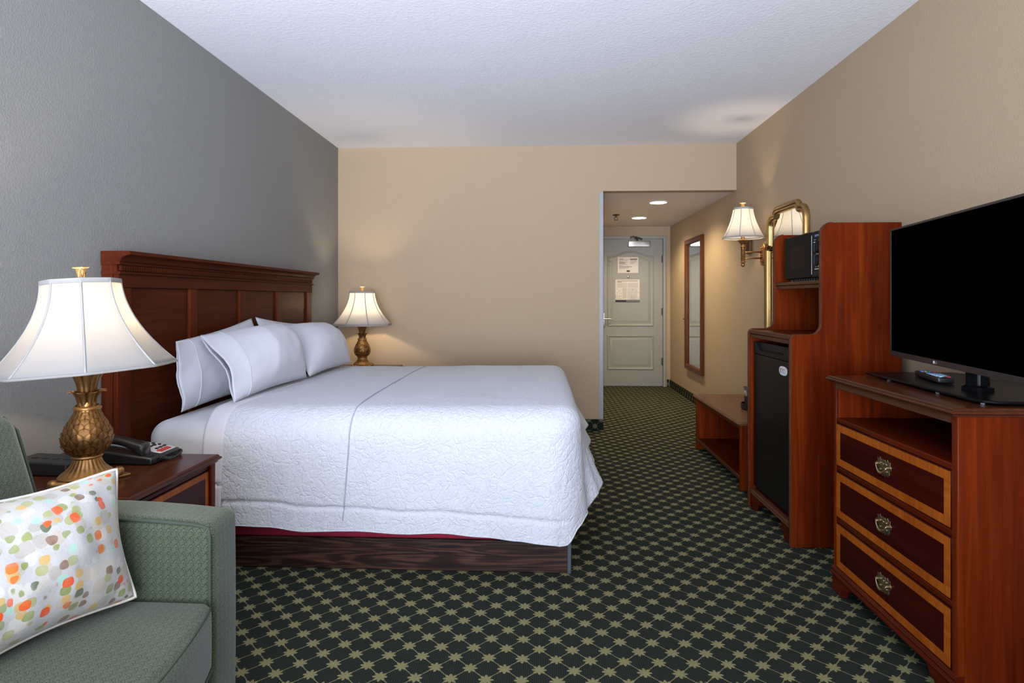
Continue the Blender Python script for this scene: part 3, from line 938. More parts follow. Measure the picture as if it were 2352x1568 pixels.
# pillows: two sheets of cloth around a bilinear patch of four corners
def pillow(name, label, bn, bf, tn, tf, thick, group, open_end=True, seed=0, sag=.02, lean=1.0):
    """corner points: bottom/top, n = near (open hem end), f = far"""
    bn, bf, tn, tf = map(V, (bn, bf, tn, tf))
    ctr = (bn + bf + tn + tf) / 4
    nrm = ((bf - bn) + (tf - tn)).cross((tn - bn) + (tf - bf)).normalized()
    if nrm.x < 0: nrm = -nrm
    NU, NV = 48, 30
    t = thing(name, label, 'pillow', (ctr.x, ctr.y, min(bn.z, bf.z)), group)
    cuff = .14 if open_end else 0
    def P(u, v, side):
        # dog-eared outline: edges pull in between corners
        uu = u; vv = .5 + (v - .5) * (1 - .07 * math.sin(PI * u)) if True else v
        uu = .5 + (u - .5) * (1 - .05 * math.sin(PI * v))
        p = bn * (1 - uu) * (1 - vv) + bf * uu * (1 - vv) + tn * (1 - uu) * vv + tf * uu * vv
        sv = max(0, 1 - abs(2 * v - 1) ** 2.4) ** .75
        if open_end:
            if u < cuff: su = .13 + .37 * (u / cuff) ** 1.3
            else:
                k = (u - cuff) / (1 - cuff)
                su = (.50 + .50 * min(1, k / .3)) * max(0, 1 - max(0, (k - .5) / .5) ** 2.6) ** .7
        else:
            su = max(0, 1 - abs(2 * u - 1) ** 2.6) ** .7
        d = thick * su * sv * (.72 if side > 0 else .14)
        w = noise.noise(V((u * 5 + seed, v * 4, seed * 1.7))) * .010 + noise.noise(V((u * 13, v * 9 + seed, seed))) * .004
        w *= (sv * .8 + .2)
        if open_end and u < cuff:
            w += .012 * math.sin(v * 7 + seed) * (1 - u / cuff)
        return p + nrm * (side * d + w)
    rows = []
    for i in range(NU + 1):
        u = i / NU
        loop = [P(u, j / NV, 1) for j in range(NV + 1)] + [P(u, j / NV, -1) for j in range(NV - 1, 0, -1)]
        rows.append(loop)
    mb = MB(); mb.grid(rows, close_u=True)
    if not open_end:
        mb.f.append(tuple(range(len(rows[0]))))
    mb.f.append(tuple(range(NU * len(rows[0]), (NU + 1) * len(rows[0]))))
    o = mb.build('pillowcase', 'pillowcase', t, smooth=180, weld=True)
    sd = o.modifiers.new('thick', 'SOLIDIFY'); sd.thickness = .003; sd.offset = -1
    if open_end:
        # inner pillow end seen in the mouth, and the hem stitching
        inn = []
        for i in range(5):
            u = cuff + .03 - i * .012
            k = 1 - (i / 4) ** 2 * .9
            c_ = (P(u, .5, 1) + P(u, .5, -1)) / 2
            loop = [P(u, j / NV, 1) for j in range(NV + 1)] + [P(u, j / NV, -1) for j in range(NV - 1, 0, -1)]
            inn.append([c_ + (p - c_) * (.93 * k) for p in loop])
        mb = MB(); mb.grid(inn, close_u=True); mb.f.append(tuple(range(4 * len(inn[0]), 5 * len(inn[0]))))
        mb.build('filling_end', 'sheet', t, smooth=180)
        sm_ = MB().tube([P(cuff, j / NV, 1) + nrm * .0015 for j in range(NV + 1)], .0022, 5)
        sm_.build('hem_stitching', 'sheet', t, smooth=180)
    return t
G = 'white bed pillows against the headboard'
pillow('bed_pillow', 'white pillow upright against the headboard at the near end', (-1.745, 2.835, .705), (-1.70, 3.74, .715), (-1.80, 2.88, 1.045), (-1.825, 3.735, 1.135), .125, G, seed=1)
pillow('bed_pillow', 'white pillow upright against the headboard at the far end', (-1.70, 4.66, .710), (-1.70, 3.78, .715), (-1.80, 4.62, 1.06), (-1.825, 3.785, 1.14), .125, G, seed=2.4)
pillow('bed_pillow', 'white front pillow leaning at the far side of the bed', (-1.43, 4.54, .765), (-1.45, 3.73, .765), (-1.705, 4.60, 1.055), (-1.71, 3.85, 1.085), .23, G, seed=3.3, open_end=False)
pillow('bed_pillow', 'white front pillow with a wide open hem nearest the viewer', (-1.505, 2.915, .748), (-1.45, 3.70, .765), (-1.745, 3.03, 1.075), (-1.70, 3.835, 1.10), .25, G, seed=4.9)

# ================================================================== NIGHTSTANDS
def pull(parent, fn, w=.085):
    """batwing brass pull; fn(a,b,h): a along, b up, h out of the face"""
    mb = MB()
    ol = []
    half = [(0, -.30), (.10, -.34), (.16, -.26), (.26, -.30), (.36, -.20), (.34, -.08), (.46, -.02), (.50, .10), (.40, .16), (.42, .28), (.30, .24), (.24, .34), (.14, .22), (.08, .30), (0, .26)]
    pts = [(x * w, z * w) for x, z in half] + [(-x * w, z * w) for x, z in reversed(half[1:-1])]
    mb.prism(pts, fn, .0005, .003)
    for (x, z, r) in ((-.34, .06, .055), (.34, .06, .055)):
        pp = [(x + r * math.cos(2 * PI * i / 10), z + r * math.sin(2 * PI * i / 10)) for i in range(10)]
        mb.prism([(a * w, b * w) for a, b in pp], fn, .003, .014)
    for (x, z) in ((-.18, .13), (0, .12), (.18, .13), (-.2, -.12), (.2, -.12), (0, -.2)):
        pp = [(x + .045 * math.cos(2 * PI * i / 8), z + .045 * math.sin(2 * PI * i / 8)) for i in range(8)]
        mb.prism([(a * w, b * w) for a, b in pp], fn, .003, .0065)
    mb.build('backplate', 'brass', parent, bevel=.0008)
    bl = []
    for i in range(13):
        a = i / 12
        x = -.34 + .68 * a
        z = .06 - .26 * math.sin(PI * a) ** .7
        bl.append(fn(x * w, z * w, .013 + .004 * math.sin(PI * a)))
    MB().tube(bl, [.0026 + .002 * math.sin(PI * i / 12) for i in range(13)], 8).build('bail', 'brass', parent, smooth=180)
def drawer(t, X, y0, y1, z0, z1, band=.030, out=-1, depth=.018, pullw=.085, mfield='mahog_dark'):
    """drawer on a face at X looking along out (+1/-1 in X)"""
    d = MB().box(min(X, X + out * depth * .6), max(X, X + out * depth * .6), y0, y1, z0, z1).build('drawer', mfield, t, bevel=.002)
    f0, f1 = sorted((X + out * depth * .6, X + out * (depth * .6 + .0012)))
    for (a, b, c, e, m) in ((y0 + .004, y1 - .004, z1 - band, z1 - .004, 'inlay'), (y0 + .004, y1 - .004, z0 + .004, z0 + band, 'inlay'),
                            (y0 + .004, y0 + band * .95, z0 + band, z1 - band, 'inlay_y'), (y1 - band * .95, y1 - .004, z0 + band, z1 - band, 'inlay_y')):
        MB().box(f0, f1, a, b, c, e).build('crossband', m, d)
    yc, zc = (y0 + y1) / 2, (z0 + z1) / 2
    Xf = X + out * depth * .6
    h = tag(thing('handle', None, None), None)
    COL.objects.unlink(h); bpy.data.objects.remove(h)
    mbp = lambda a, b, hh: (Xf + out * hh, yc + a, zc + b)
    pull(d, mbp, pullw)
    return d
def moulded_top(name, mat, t, x0, x1, y0, y1, z0, z1, ins):
    """table top with a stepped, rounded edge; ins: sides that are moulded (x0,x1,y0,y1)"""
    th = z1 - z0
    prof = [(.012, 0), (.010, .18), (.004, .30), (.0, .42), (.0, .58), (.003, .68), (.007, .72), (.007, .86), (.012, 1.0)]
    mb = MB(); loops = []
    for o_, k in prof:
        a = [x0 + o_ * ins[0], x1 - o_ * ins[1], y0 + o_ * ins[2], y1 - o_ * ins[3]]
        loops.append([(a[0], a[2], z0 + th * k), (a[1], a[2], z0 + th * k), (a[1], a[3], z0 + th * k), (a[0], a[3], z0 + th * k)])
    mb.grid(loops, close_u=True)
    mb.f.append((3, 2, 1, 0)); n = len(loops) - 1
    mb.f.append((n * 4, n * 4 + 1, n * 4 + 2, n * 4 + 3))
    return mb.build(name, mat, t, smooth=22)
def nightstand(label, y0, y1):
    x0, x1 = XL + .022, -1.300
    t = thing('nightstand', label, 'nightstand', ((x0 + x1) / 2, (y0 + y1) / 2, 0), 'nightstands beside the bed')
    moulded_top('top', 'mahog_top', t, x0, x1 + .012, y0, y1, .600, .630, (0, 1, 1, 1))
    a0, a1 = y0 + .02, y1 - .02
    for (a, b) in ((a0, a0 + .022), (a1 - .022, a1)): Box('side_panel', 'mahog_x', t, x0 + .01, x1 - .02, a, b, .03, .60, .002)
    Box('back_panel', 'mahog_y', t, x0 + .01, x0 + .022, a0 + .022, a1 - .022, .05, .60, .001)
    for (z0, z1) in ((.578, .600), (.338, .356), (.075, .115)): Box('rail', 'mahog_y', t, x1 - .05, x1 - .016, a0 + .022, a1 - .022, z0, z1, .003)
    Box('bottom_board', 'mahog_y', t, x0 + .022, x1 - .05, a0 + .022, a1 - .022, .085, .10, .001)
    for (a, b) in ((a0, a0 + .028), (a1 - .028, a1)): Box('front_post', 'mahog_z', t, x1 - .02, x1 - .004, a, b, .002, .60, .003)
    for (z0, z1) in ((.358, .576), (.118, .336)): drawer(t, x1 - .030, a0 + .030, a1 - .030, z0, z1, .026, +1, .024, .105)
    for (a, b) in ((a0, a0 + .09), (a1 - .09, a1)):
        pts = [(a, .002), (b - .03, .002), (b - .012, .05), (b, .075), (a, .075)] if a == a0 else [(a, .075), (a + .012, .05), (a + .03, .002), (b, .002), (b, .075)]
        MB().prism(pts, lambda p, q, h: (h, p, q), x1 - .035, x1 - .021).build('bracket_foot', 'mahog_y', t, bevel=.002)
    for a in (a0, a1 - .022): Box('rear_foot', 'mahog_z', t, x0 + .012, x0 + .06, a, a + .022, .002, .03, .001)
    return t
nightstand('mahogany nightstand between the sofa arm and the bed', 1.832, 2.385)
nightstand('mahogany nightstand in the far corner behind the bed', 5.105, 5.655)

# ================================================================== TABLE LAMPS
def shade_mesh(mb, z0, z1, r0, r1, npan=8, rot=0.0, curve=1.9, n_per=8, rows=18):
    rws = []
    for j in range(rows + 1):
        k = j / rows                        # 0 bottom .. 1 top
        r = r1 + (r0 - r1) * (1 - k) ** curve
        row = []
        for i in range(npan * n_per):
            th = 2 * PI * i / (npan * n_per) + rot
            loc = ((i % n_per) / n_per - .5) * 2 * PI / npan
            flat = math.cos(PI / npan) / math.cos(loc)
            kk = r * (1 - .75 * (1 - flat))
            row.append((kk * math.cos(th), kk * math.sin(th), z0 + (z1 - z0) * k))
        rws.append(row)
    mb.grid(rws, close_u=True)
    return rws
def petal_mesh(name, w, h, out, curl, n=12, m=6, thick=.003):
    """broad rounded petal rising along +z, flaring out along +x, its lip rolled over"""
    mb = MB(); rf = []; rb = []
    pts = []
    x = z = 0.0
    for j in range(n + 1):
        k = j / n
        pts.append((x, z))
        a = .10 + 1.0 * k ** 1.5 * out + curl * max(0, (k - .62) / .38) ** 1.6    # angle from the vertical
        x += h / n * math.sin(a); z += h / n * math.cos(a)
    for j in range(n + 1):
        k = j / n
        ww = w * (.62 + .42 * k) * (1 if k < .74 else math.sqrt(max(.0, 1 - ((k - .74) / .265) ** 2)))
        cup = .30 * ww
        px, pz = pts[j]
        rf.append([(px - cup * ((i / m * 2 - 1) ** 2), (i / m * 2 - 1) * ww * .5, pz) for i in range(m + 1)])
        rb.append([(px - thick - cup * ((i / m * 2 - 1) ** 2), (i / m * 2 - 1) * ww * .5, pz - thick * .3 * k) for i in range(m + 1)])
    mb.grid(rf); mb.grid(rb)
    ed = [rf[j][0] for j in range(n + 1)] + rf[n][1:] + [rf[j][m] for j in range(n - 1, -1, -1)]
    eb = [rb[j][0] for j in range(n + 1)] + rb[n][1:] + [rb[j][m] for j in range(n - 1, -1, -1)]
    mb.grid([ed, eb])
    return mb.mesh(name, smooth=70, weld=True)
def scale_mesh(name):
    """one pineapple scale, unit size, a ribbed pointed arch bulging along +x, tip up +z"""
    mb = MB(); rows = []
    n, m = 8, 8
    for j in range(n + 1):
        k = j / n
        half = .53 * (1 - max(0, (k - .30) / .70) ** 2.2) ** .60
        row = []
        for i in range(m + 1):
            q = i / m * 2 - 1
            x = .13 * (1 - q * q) * math.sin(PI * (.15 + .75 * (1 - k))) + .10 * k
            x += .035 if i in (0, m) or j == n else 0          # raised rim
            x += .03 if i == m // 2 else 0                      # midrib
            row.append((x, q * half, k * 1.25))
        rows.append(row)
    mb.grid(rows)
    ed = [rows[j][0] for j in range(n + 1)] + rows[n][1:] + [rows[j][m] for j in range(n - 1, -1, -1)]
    mb.grid([ed, [(p[0] - .16, p[1], p[2]) for p in ed]])
    return mb.mesh(name, smooth=40, weld=True)
ME_SCALE = scale_mesh('scale')
ME_PETAL = petal_mesh('petal', .034, .112, .85, 1.5)
ME_COLLAR = petal_mesh('collar_petal', .031, .068, 1.0, 1.5)
ME_FIN = petal_mesh('finial_petal', .034, .050, 1.05, .7)
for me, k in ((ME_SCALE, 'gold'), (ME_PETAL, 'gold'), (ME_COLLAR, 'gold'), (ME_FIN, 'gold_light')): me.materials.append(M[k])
def put_on(name, me, parent, th, r, z, sc=(1, 1, 1), tilt=0.0, label=None):
    o = link(name, me, None, parent)
    o.matrix_local = Matrix.Translation((r * math.cos(th), r * math.sin(th), z)) @ Matrix.Rotation(th, 4, 'Z') @ Matrix.Rotation(tilt, 4, 'Y') @ Matrix.Diagonal((*sc, 1))
    if label: o['label'] = label
    return o
BODY = [(.036, .100), (.050, .108), (.064, .122), (.0725, .142), (.0745, .160), (.071, .180), (.062, .203), (.051, .225), (.042, .243), (.036, .258)]
def body_r(z):
    for (r0, z0), (r1, z1) in zip(BODY, BODY[1:]):
        if z <= z1: return r0 + (r1 - r0) * (z - z0) / (z1 - z0)
    return BODY[-1][0]
def bulb_in(parent, z, power, r=.03):
    ld = bpy.data.lights.new('bulb_lamp', 'POINT'); ld.energy = power; ld.color = (1.0, .80, .55); ld.shadow_soft_size = r
    lo = bpy.data.objects.new('bulb_lamp', ld); COL.objects.link(lo); lo.parent = parent; lo.location = (0, 0, z)
def table_lamp(label, x, y, z, rot, tilt, fine=True, power=18):
    t = thing('table_lamp', label, 'lamp', (x, y, z), 'pineapple table lamps beside the bed')
    o3 = wloc(t)
    def L(mb, name, mat, par=t, **kw):
        me = mb.mesh(name, (0, 0, 0), kw.pop('smooth', 50), kw.pop('weld', False))
        ob = link(name, me, mat, par)
        return ob
    # plinth: lobed oblong on four block feet
    pl = MB().rbox((0, 0, .020), (.165, .165, .022), .010, 3, 4)
    pl.lathe([(.066, .028), (.080, .028), (.083, .034), (.078, .040), (.072, .043), (.060, .046)], (0, 0, 0), 40)
    L(pl, 'plinth', 'gold').rotation_euler.z = rot
    for i in range(4):
        th = rot + PI / 4 + i * PI / 2
        ft = MB().rbox((0, 0, .020), (.030, .034, .034), .013, 3, 2).rbox((.012, 0, .0045), (.042, .030, .009), .003, 2, 2)
        f = L(ft, 'foot', 'gold')
        f.matrix_local = Matrix.Rotation(th, 4, 'Z') @ Matrix.Translation((.098, 0, 0))
    fl = MB().lathe([(.074, .042), (.064, .050), (.054, .060), (.046, .072), (.041, .084), (.039, .094)], (0, 0, 0), 96, flute=lambda th, k: 1 + .045 * (abs(math.sin(th * 12)) - .5))
    L(fl, 'fluted_stem', 'gold', smooth=70)
    L(MB().lathe([(.036, .091), (.043, .092), (.046, .096), (.043, .101), (.036, .102)], (0, 0, 0), 40), 'ring', 'gold')
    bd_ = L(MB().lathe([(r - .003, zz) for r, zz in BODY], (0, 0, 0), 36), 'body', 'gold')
    rowsz = [.102, .118, .136, .154, .172, .189, .205, .220, .234, .246]
    nn = 12
    sc_mb = MB()
    for j, zz in enumerate(rowsz):
        r = body_r(zz)
        w = 2 * PI * r / nn * 1.04
        r2 = body_r(min(.258, zz + .02))
        tl = math.atan2(r2 - r, .02)
        for i in range(nn):
            th = 2 * PI * (i + .5 * (j % 2)) / nn
            sc = (w * .70, w, .0275 * (.68 + .32 * r / .0745))
            if fine:
                put_on('scale', ME_SCALE, bd_, th, r - .004, zz - .004, sc, tl)
            else:
                mt = Matrix.Translation(((r - .004) * math.cos(th), (r - .004) * math.sin(th), zz - .004)) @ Matrix.Rotation(th, 4, 'Z') @ Matrix.Rotation(tl, 4, 'Y') @ Matrix.Diagonal((*sc, 1))
                sc_mb.add([mt @ v.co for v in ME_SCALE.vertices], [tuple(p.vertices) for p in ME_SCALE.polygons])
    if not fine:
        so = L(sc_mb, 'scales', 'gold', bd_); so['kind'] = 'stuff'
    L(MB().lathe([(.034, .254), (.041, .256), (.042, .261), (.038, .266), (.030, .267)], (0, 0, 0), 36), 'ring', 'gold')
    L(MB().lathe([(.030, .262), (.027, .285), (.024, .310), (.024, .345), (.028, .372), (.006, .374), (.006, .392), (.014, .394), (.014, .440), (.004, .442), (.004, .690)], (0, 0, 0), 24), 'neck', 'gold')
    for i in range(8):
        put_on('collar_petal', ME_COLLAR, t, 2 * PI * i / 8 + rot, .029, .266)
        put_on('crown_petal', ME_PETAL, t, 2 * PI * (i + .5) / 8 + rot, .026, .300)
    # shade, finial
    sh = bpy.data.objects.new('lamp_shade', None)
    mb = MB(); rws = shade_mesh(mb, .389, .689, .266, .112, 8, rot + PI / 8)
    bpy.data.objects.remove(sh)
    sh = L(mb, 'lamp_shade', 'shade', smooth=180)
    sd = sh.modifiers.new('thick', 'SOLIDIFY'); sd.thickness = .0012; sd.offset = 0
    for i in range(8):
        L(MB().tube([rws[j][i * 8] for j in range(len(rws))], .0036, 6), 'rib', 'shade_rib', sh, smooth=180)
    L(MB().tube(rws[0], .0045, 8, closed=True), 'bottom_trim', 'shade', sh, smooth=180)
    tr = [[(p[0] * k, p[1] * k, p[2] + dz) for p in rws[-1]] for k, dz in ((1.015, -.012), (1.03, -.011), (1.03, .003), (1.0, .004))]
    L(MB().grid(tr, close_u=True), 'top_trim', 'shade_rib', sh, smooth=60)
    sp = MB()
    for i in range(3):
        th = rot + 2 * PI * i / 3
        sp.tube([(0, 0, .684), (.108 * math.cos(th), .108 * math.sin(th), .680)], .0018, 6)
    sp.tube([(.05 * math.sin(PI * k / 16) * 1.2, 0, .40 + .285 * k / 16) for k in range(17)], .002, 6)
    sp.tube([(-.05 * math.sin(PI * k / 16) * 1.2, 0, .40 + .285 * k / 16) for k in range(17)], .002, 6)
    L(sp, 'harp', 'brass', sh)
    fb = L(MB().lathe([(.004, .684), (.016, .690), (.017, .694), (.008, .698), (.006, .710), (.004, .714)], (0, 0, 0), 20), 'finial', 'gold_light', sh)
    for i in range(6): put_on('finial_petal', ME_FIN, fb, 2 * PI * i / 6 + rot, .004, .695)
    L(MB().lathe([(.002, .43), (.014, .44), (.016, .455), (.028, .485), (.031, .51), (.024, .535), (.008, .547), (.001, .548)], (0, 0, 0), 20), 'bulb', 'bulb', sh)
    bulb_in(sh, .560, power)
    if tilt:
        c = V((0, 0, .40))
        sh.matrix_local = Matrix.Translation(c) @ Matrix.Rotation(tilt, 4, V((0, 1, 0))) @ Matrix.Translation(-c)
    return t
table_lamp('gold pineapple table lamp with bell shade on the nightstand by the sofa', -1.53, 1.968, .6305, .25, math.radians(-4.0), True, 8.5)
table_lamp('gold pineapple table lamp with bell shade in the far corner beyond the bed', -1.605, 5.385, .6305, .1, 0, False, 13)

# ================================================================== TELEPHONE, CLOCK RADIO
t = thing('telephone', 'black corded desk telephone with silver keypad on the nightstand', 'telephone', (-1.585, 2.285, .6305))
z0 = .6315
def slab(mb, x0, x1, y0, y1, h0, h1, lo=0):
    """wedge: h0 at x0 (rear) to h1 at x1 (front)"""
    mb.add([(x0, y0, z0 + lo), (x1, y0, z0 + lo), (x1, y1, z0 + lo), (x0, y1, z0 + lo), (x0, y0, z0 + h0), (x1, y0, z0 + h1), (x1, y1, z0 + h1), (x0, y1, z0 + h0)],
           [(3, 2, 1, 0), (4, 5, 6, 7), (0, 1, 5, 4), (1, 2, 6, 5), (2, 3, 7, 6), (3, 0, 4, 7)])
    return mb
px0, px1, py0, py1 = -1.715, -1.455, 2.195, 2.375
slab(MB(), px0, px1, py0, py1, .062, .026).build('base', 'black_plastic', t, bevel=.008, seg=3)
slab(MB(), px0 + .012, px1 - .012, py0 + .072, py1 - .008, .0655, .0295, .02).build('face_plate', 'silver', t, bevel=.003)
def pz(x): return z0 + .0655 + (x - (px0 + .012)) / (px1 - px0 - .024) * (.0295 - .0655)
for i in range(4):
    for j in range(3):
        x = px1 - .085 - i * .026; y = py0 + .098 + j * .022
        MB().rbox((x, y, pz(x) + .002), (.014, .014, .006), .003, 2, 2).build('key', 'button', t, smooth=60)
for i in range(5):
    x = px1 - .075 - i * .026; y = py1 - .020
    MB().rbox((x, y, pz(x) + .002), (.013, .010, .006), .003, 2, 2).build('memory_key', 'button', t, smooth=60)
for j in range(3):
    x = px1 - .052; y = py0 + .108 + j * .024
    MB().rbox((x, y, pz(x) + .002), (.012, .014, .006), .003, 2, 2).build('memory_key', 'button', t, smooth=60)
slab(MB(), px1 - .038, px1 - .018, py0 + .085, py1 - .03, .0365, .0335, .02).build('message_label', 'red', t, bevel=.001, label='red message strip')
# handset along the near side
hs = []
for i in range(25):
    k = i / 24
    x = px0 - .005 + .225 * k
    zc = .082 - .034 * k + .020 * math.sin(PI * k)
    hw = .023 + .006 * (abs(2 * k - 1) ** 2)
    th = .015 + .012 * (abs(2 * k - 1) ** 3)
    if i in (0, 24): hw *= .6; th *= .6
    lo = zc - th - (.012 * (abs(2 * k - 1) ** 3))
    hs.append([(x, py0 + .036 + hw * math.copysign(abs(math.cos(a)) ** .6, math.cos(a)), z0 + (zc if math.sin(a) > 0 else zc) + (th if math.sin(a) > 0 else zc - lo) * math.copysign(abs(math.sin(a)) ** .7, math.sin(a))) for a in [2 * PI * q / 20 for q in range(20)]])
mb = MB(); mb.grid(hs, close_u=True); mb.f.append(tuple(range(20))); mb.f.append(tuple(range(24 * 20, 25 * 20)))
mb.build('handset', 'black_plastic', t, smooth=60)
# coiled cord hugging the front edge
ctl = [V((px1 - .030, py0 + .036, z0 + .034)), V((px1 + .010, py0 + .045, z0 + .020)), V((px1 + .022, py0 + .075, z0 + .010)), V((px1 + .022, py0 + .120, z0 + .009)),
       V((px1 + .016, py1 - .025, z0 + .012)), V((px1 - .004, py1 + .004, z0 + .012)), V((px1 - .050, py1 + .009, z0 + .010))]
co_ = []
for i in range(301):
    u_ = i / 300 * (len(ctl) - 1); a = min(int(u_), len(ctl) - 2); f_ = u_ - a
    p0, p1, p2, p3 = ctl[max(a - 1, 0)], ctl[a], ctl[a + 1], ctl[min(a + 2, len(ctl) - 1)]
    p = .5 * ((2 * p1) + (p2 - p0) * f_ + (2 * p0 - 5 * p1 + 4 * p2 - p3) * f_ ** 2 + (3 * p1 - p0 - 3 * p2 + p3) * f_ ** 3)
    w_ = i * .72
    co_.append((p.x + .0045 * math.cos(w_), p.y + .0015 * math.sin(w_), p.z + .0045 * math.sin(w_)))
MB().tube(co_, .0017, 5).build('coiled_cord', 'black_plastic', t, smooth=180)
MB().tube([(px0 + .03, py0 - .002, z0 + .018), (px0 + .05, py0 - .014, z0 + .010), (px0 + .075, py0 - .024, z0 + .004), (px0 + .10, py0 - .022, z0 + .003)], .0022, 6).build('line_cord', 'black_plastic', t, smooth=180)

t = thing('clock_radio', 'low black clock radio behind the table lamp on the nightstand', 'clock', (-1.77, 2.10, .6305))
z0 = .6315
slab(MB(), -1.875, -1.665, 2.045, 2.165, .052, .044).build('case', 'black_plastic', t, bevel=.006, seg=3)
for i in range(4): MB().rbox((-1.83 + i * .04, 2.10, z0 + .049 - .0015 * i), (.026, .012, .006), .002, 2, 2).build('button', 'button', t, smooth=60)
MB().box(-1.664, -1.6625, 2.065, 2.145, z0 + .010, z0 + .034).build('display', 'mw_glass', t)

# ================================================================== SOFA
AY0, AY1, AZ, AXF = 1.588, 1.742, .662, -.890
SB = thing('sofa', 'green patterned upholstered sofa in the near left corner', 'sofa', (-1.4, 1.0, 0))
NY0 = .30                                    # near end of the sofa
def armf(q):
    x, y, z = q
    if z > .5: z -= .018 * max(0, (x - (-1.25)) / .36) ** 2 * ((z - .5) / .16)
    return (x, y, z)
for (a, b) in ((AY0, AY1), (NY0, NY0 + AY1 - AY0)):
    MB().rbox(((-1.93 + AXF) / 2, (a + b) / 2, (AZ + .055) / 2), (AXF + 1.93, b - a, AZ - .055), .028, 4, 10, puff=(.006, .004, .008), fn=armf).build('arm', 'sofa', SB, smooth=80)
def arm_pipe(edge, sg):
    p = [armf((-1.55 + i * .06, edge + sg * .006, AZ - .005)) for i in range(11)]
    p += [(AXF - .026, edge + sg * .008, .6385), (AXF - .011, edge + sg * .011, .632), (AXF - .007, edge + sg * .009, .612)]
    p += [(AXF - .005, edge + sg * .006, .60 - i * .05) for i in range(11)]
    return p
MB().tube(arm_pipe(AY0, 1), .0045, 8).build('piping', 'piping', SB, smooth=180)
MB().tube(arm_pipe(NY0 + AY1 - AY0, -1), .0045, 8).build('piping', 'piping', SB, smooth=180)
MB().rbox((-1.40, (NY0 + AY1) / 2, .165), (1.02, AY1 - NY0 - .30, .20), .02, 3, 6).build('seat_base', 'sofa', SB, smooth=80)
MB().rbox((-1.82, (NY0 + AY1) / 2, .46), (.20, AY1 - NY0 - .31, .78), .05, 4, 6).build('back_frame', 'sofa', SB, smooth=80)
IY0, IY1 = NY0 + AY1 - AY0 + .004, AY0 - .004
IM = (IY0 + IY1) / 2
for (a, b) in ((IM + .002, IY1), (IY0, IM - .002)):
    def seatf(q, a=a, b=b):
        x, y, z = q
        fx = max(0, (x + 1.45) / .56)
        s_ = max(0, min(1, (IY1 - y) / (IY1 - IY0)))
        bow = .085 * math.sin(PI * min(1, s_ * 1.15 + .04)) ** .8 if s_ > 0 else 0
        return (x + bow * fx ** 2, y, z)
    MB().rbox((-1.185, (a + b) / 2, .352), (.58, b - a, .185), .026, 4, 12, puff=(.008, .003, .022), fn=seatf).build('seat_cushion', 'sofa', SB, smooth=80)
    # cushion welt
    wl_ = []
    for i in range(15):
        y = a + .015 + (b - a - .03) * i / 14
        q = seatf((-.897, y, .430 + .0), a, b); wl_.append((q[0] - .002, y, .431))
    MB().tube(wl_, .0035, 6).build('welt', 'piping', SB, smooth=180)
    wl_ = [(p[0] + .004, p[1], .268) for p in wl_]
    MB().tube(wl_, .0035, 6).build('welt', 'piping', SB, smooth=180)
    lean = math.radians(-17)
    def backf(q, a=a, b=b):
        v = Matrix.Rotation(lean, 4, 'Y') @ (V(q) - V((-1.32, 0, .45)))
        return v + V((-1.32, 0, .45))
    # far cushion end sits over the arm
    e0, e1 = (a, b + .03) if b > 1.5 else (a, b)
    MB().rbox((-1.392, (e0 + e1) / 2, .712), (.19, e1 - e0, .52), .055, 5, 8, puff=(.03, .0, .012), fn=backf).build('back_cushion', 'sofa', SB, smooth=80)
    if b > 1.5:
        pts = [backf((-1.309, e1 - .014, .47 + .44 * i / 10)) for i in range(11)]
        pts += [backf((-1.315 - .02 * i, e1 - .016, .957)) for i in range(1, 8)]
        MB().tube(pts, .0038, 8).build('welt', 'piping', SB, smooth=180)
for x in (-1.86, -.95):
    for y in (NY0 + .06, AY1 - .06): MB().lathe([(.022, .001), (.030, .06)], (x, y, 0), 16).build('foot', 'mahog_z', SB, smooth=40)

# throw pillow
def throw(bl, br, tl, tr, thick):
    bl, br, tl, tr = map(V, (bl, br, tl, tr))
    nrm = ((br - bl) + (tr - tl)).cross((tl - bl) + (tr - br)).normalized()
    if nrm.x < 0: nrm = -nrm
    ctr = (bl + br + tl + tr) / 4
    t = thing('throw_pillow', 'cream cushion dabbed with orange, green and teal spots on the sofa', 'cushion', (ctr.x, ctr.y, bl.z))
    N = 40
    def P(u, v, side):
        uu = .5 + (u - .5) * (1 - .09 * math.sin(PI * v) ** 1.2)
        vv = .5 + (v - .5) * (1 - .12 * math.sin(PI * u) ** 1.2)
        p = bl * (1 - uu) * (1 - vv) + br * uu * (1 - vv) + tl * (1 - uu) * vv + tr * uu * vv
        s_ = (max(0, 1 - abs(2 * u - 1) ** 2.2) * max(0, 1 - abs(2 * v - 1) ** 2.2)) ** .62
        w = .007 * noise.noise(V((u * 4, v * 4, 5))) + .004 * noise.noise(V((u * 11, v * 6, 2)))
        return p + nrm * (side * thick * .5 * s_ + w * (.3 + s_))
    mb = MB()
    for side in (1, -1):
        mb.grid([[P(i / N, j / N, side) for j in range(N + 1)] for i in range(N + 1)])
    mb.build('cover', 'dabs', t, smooth=180, weld=True)
    ed = [P(i / N, 0, 1) for i in range(N)] + [P(1, i / N, 1) for i in range(N)] + [P(1 - i / N, 1, 1) for i in range(N)] + [P(0, 1 - i / N, 1) for i in range(N)]
    MB().tube(ed, .0042, 8, closed=True).build('piping', 'pillow_pipe', t, smooth=180)
    return t
throw((-1.225, 1.12, .468), (-1.062, 1.535, .474), (-1.335, 1.17, .815), (-1.150, 1.585, .795), .20)

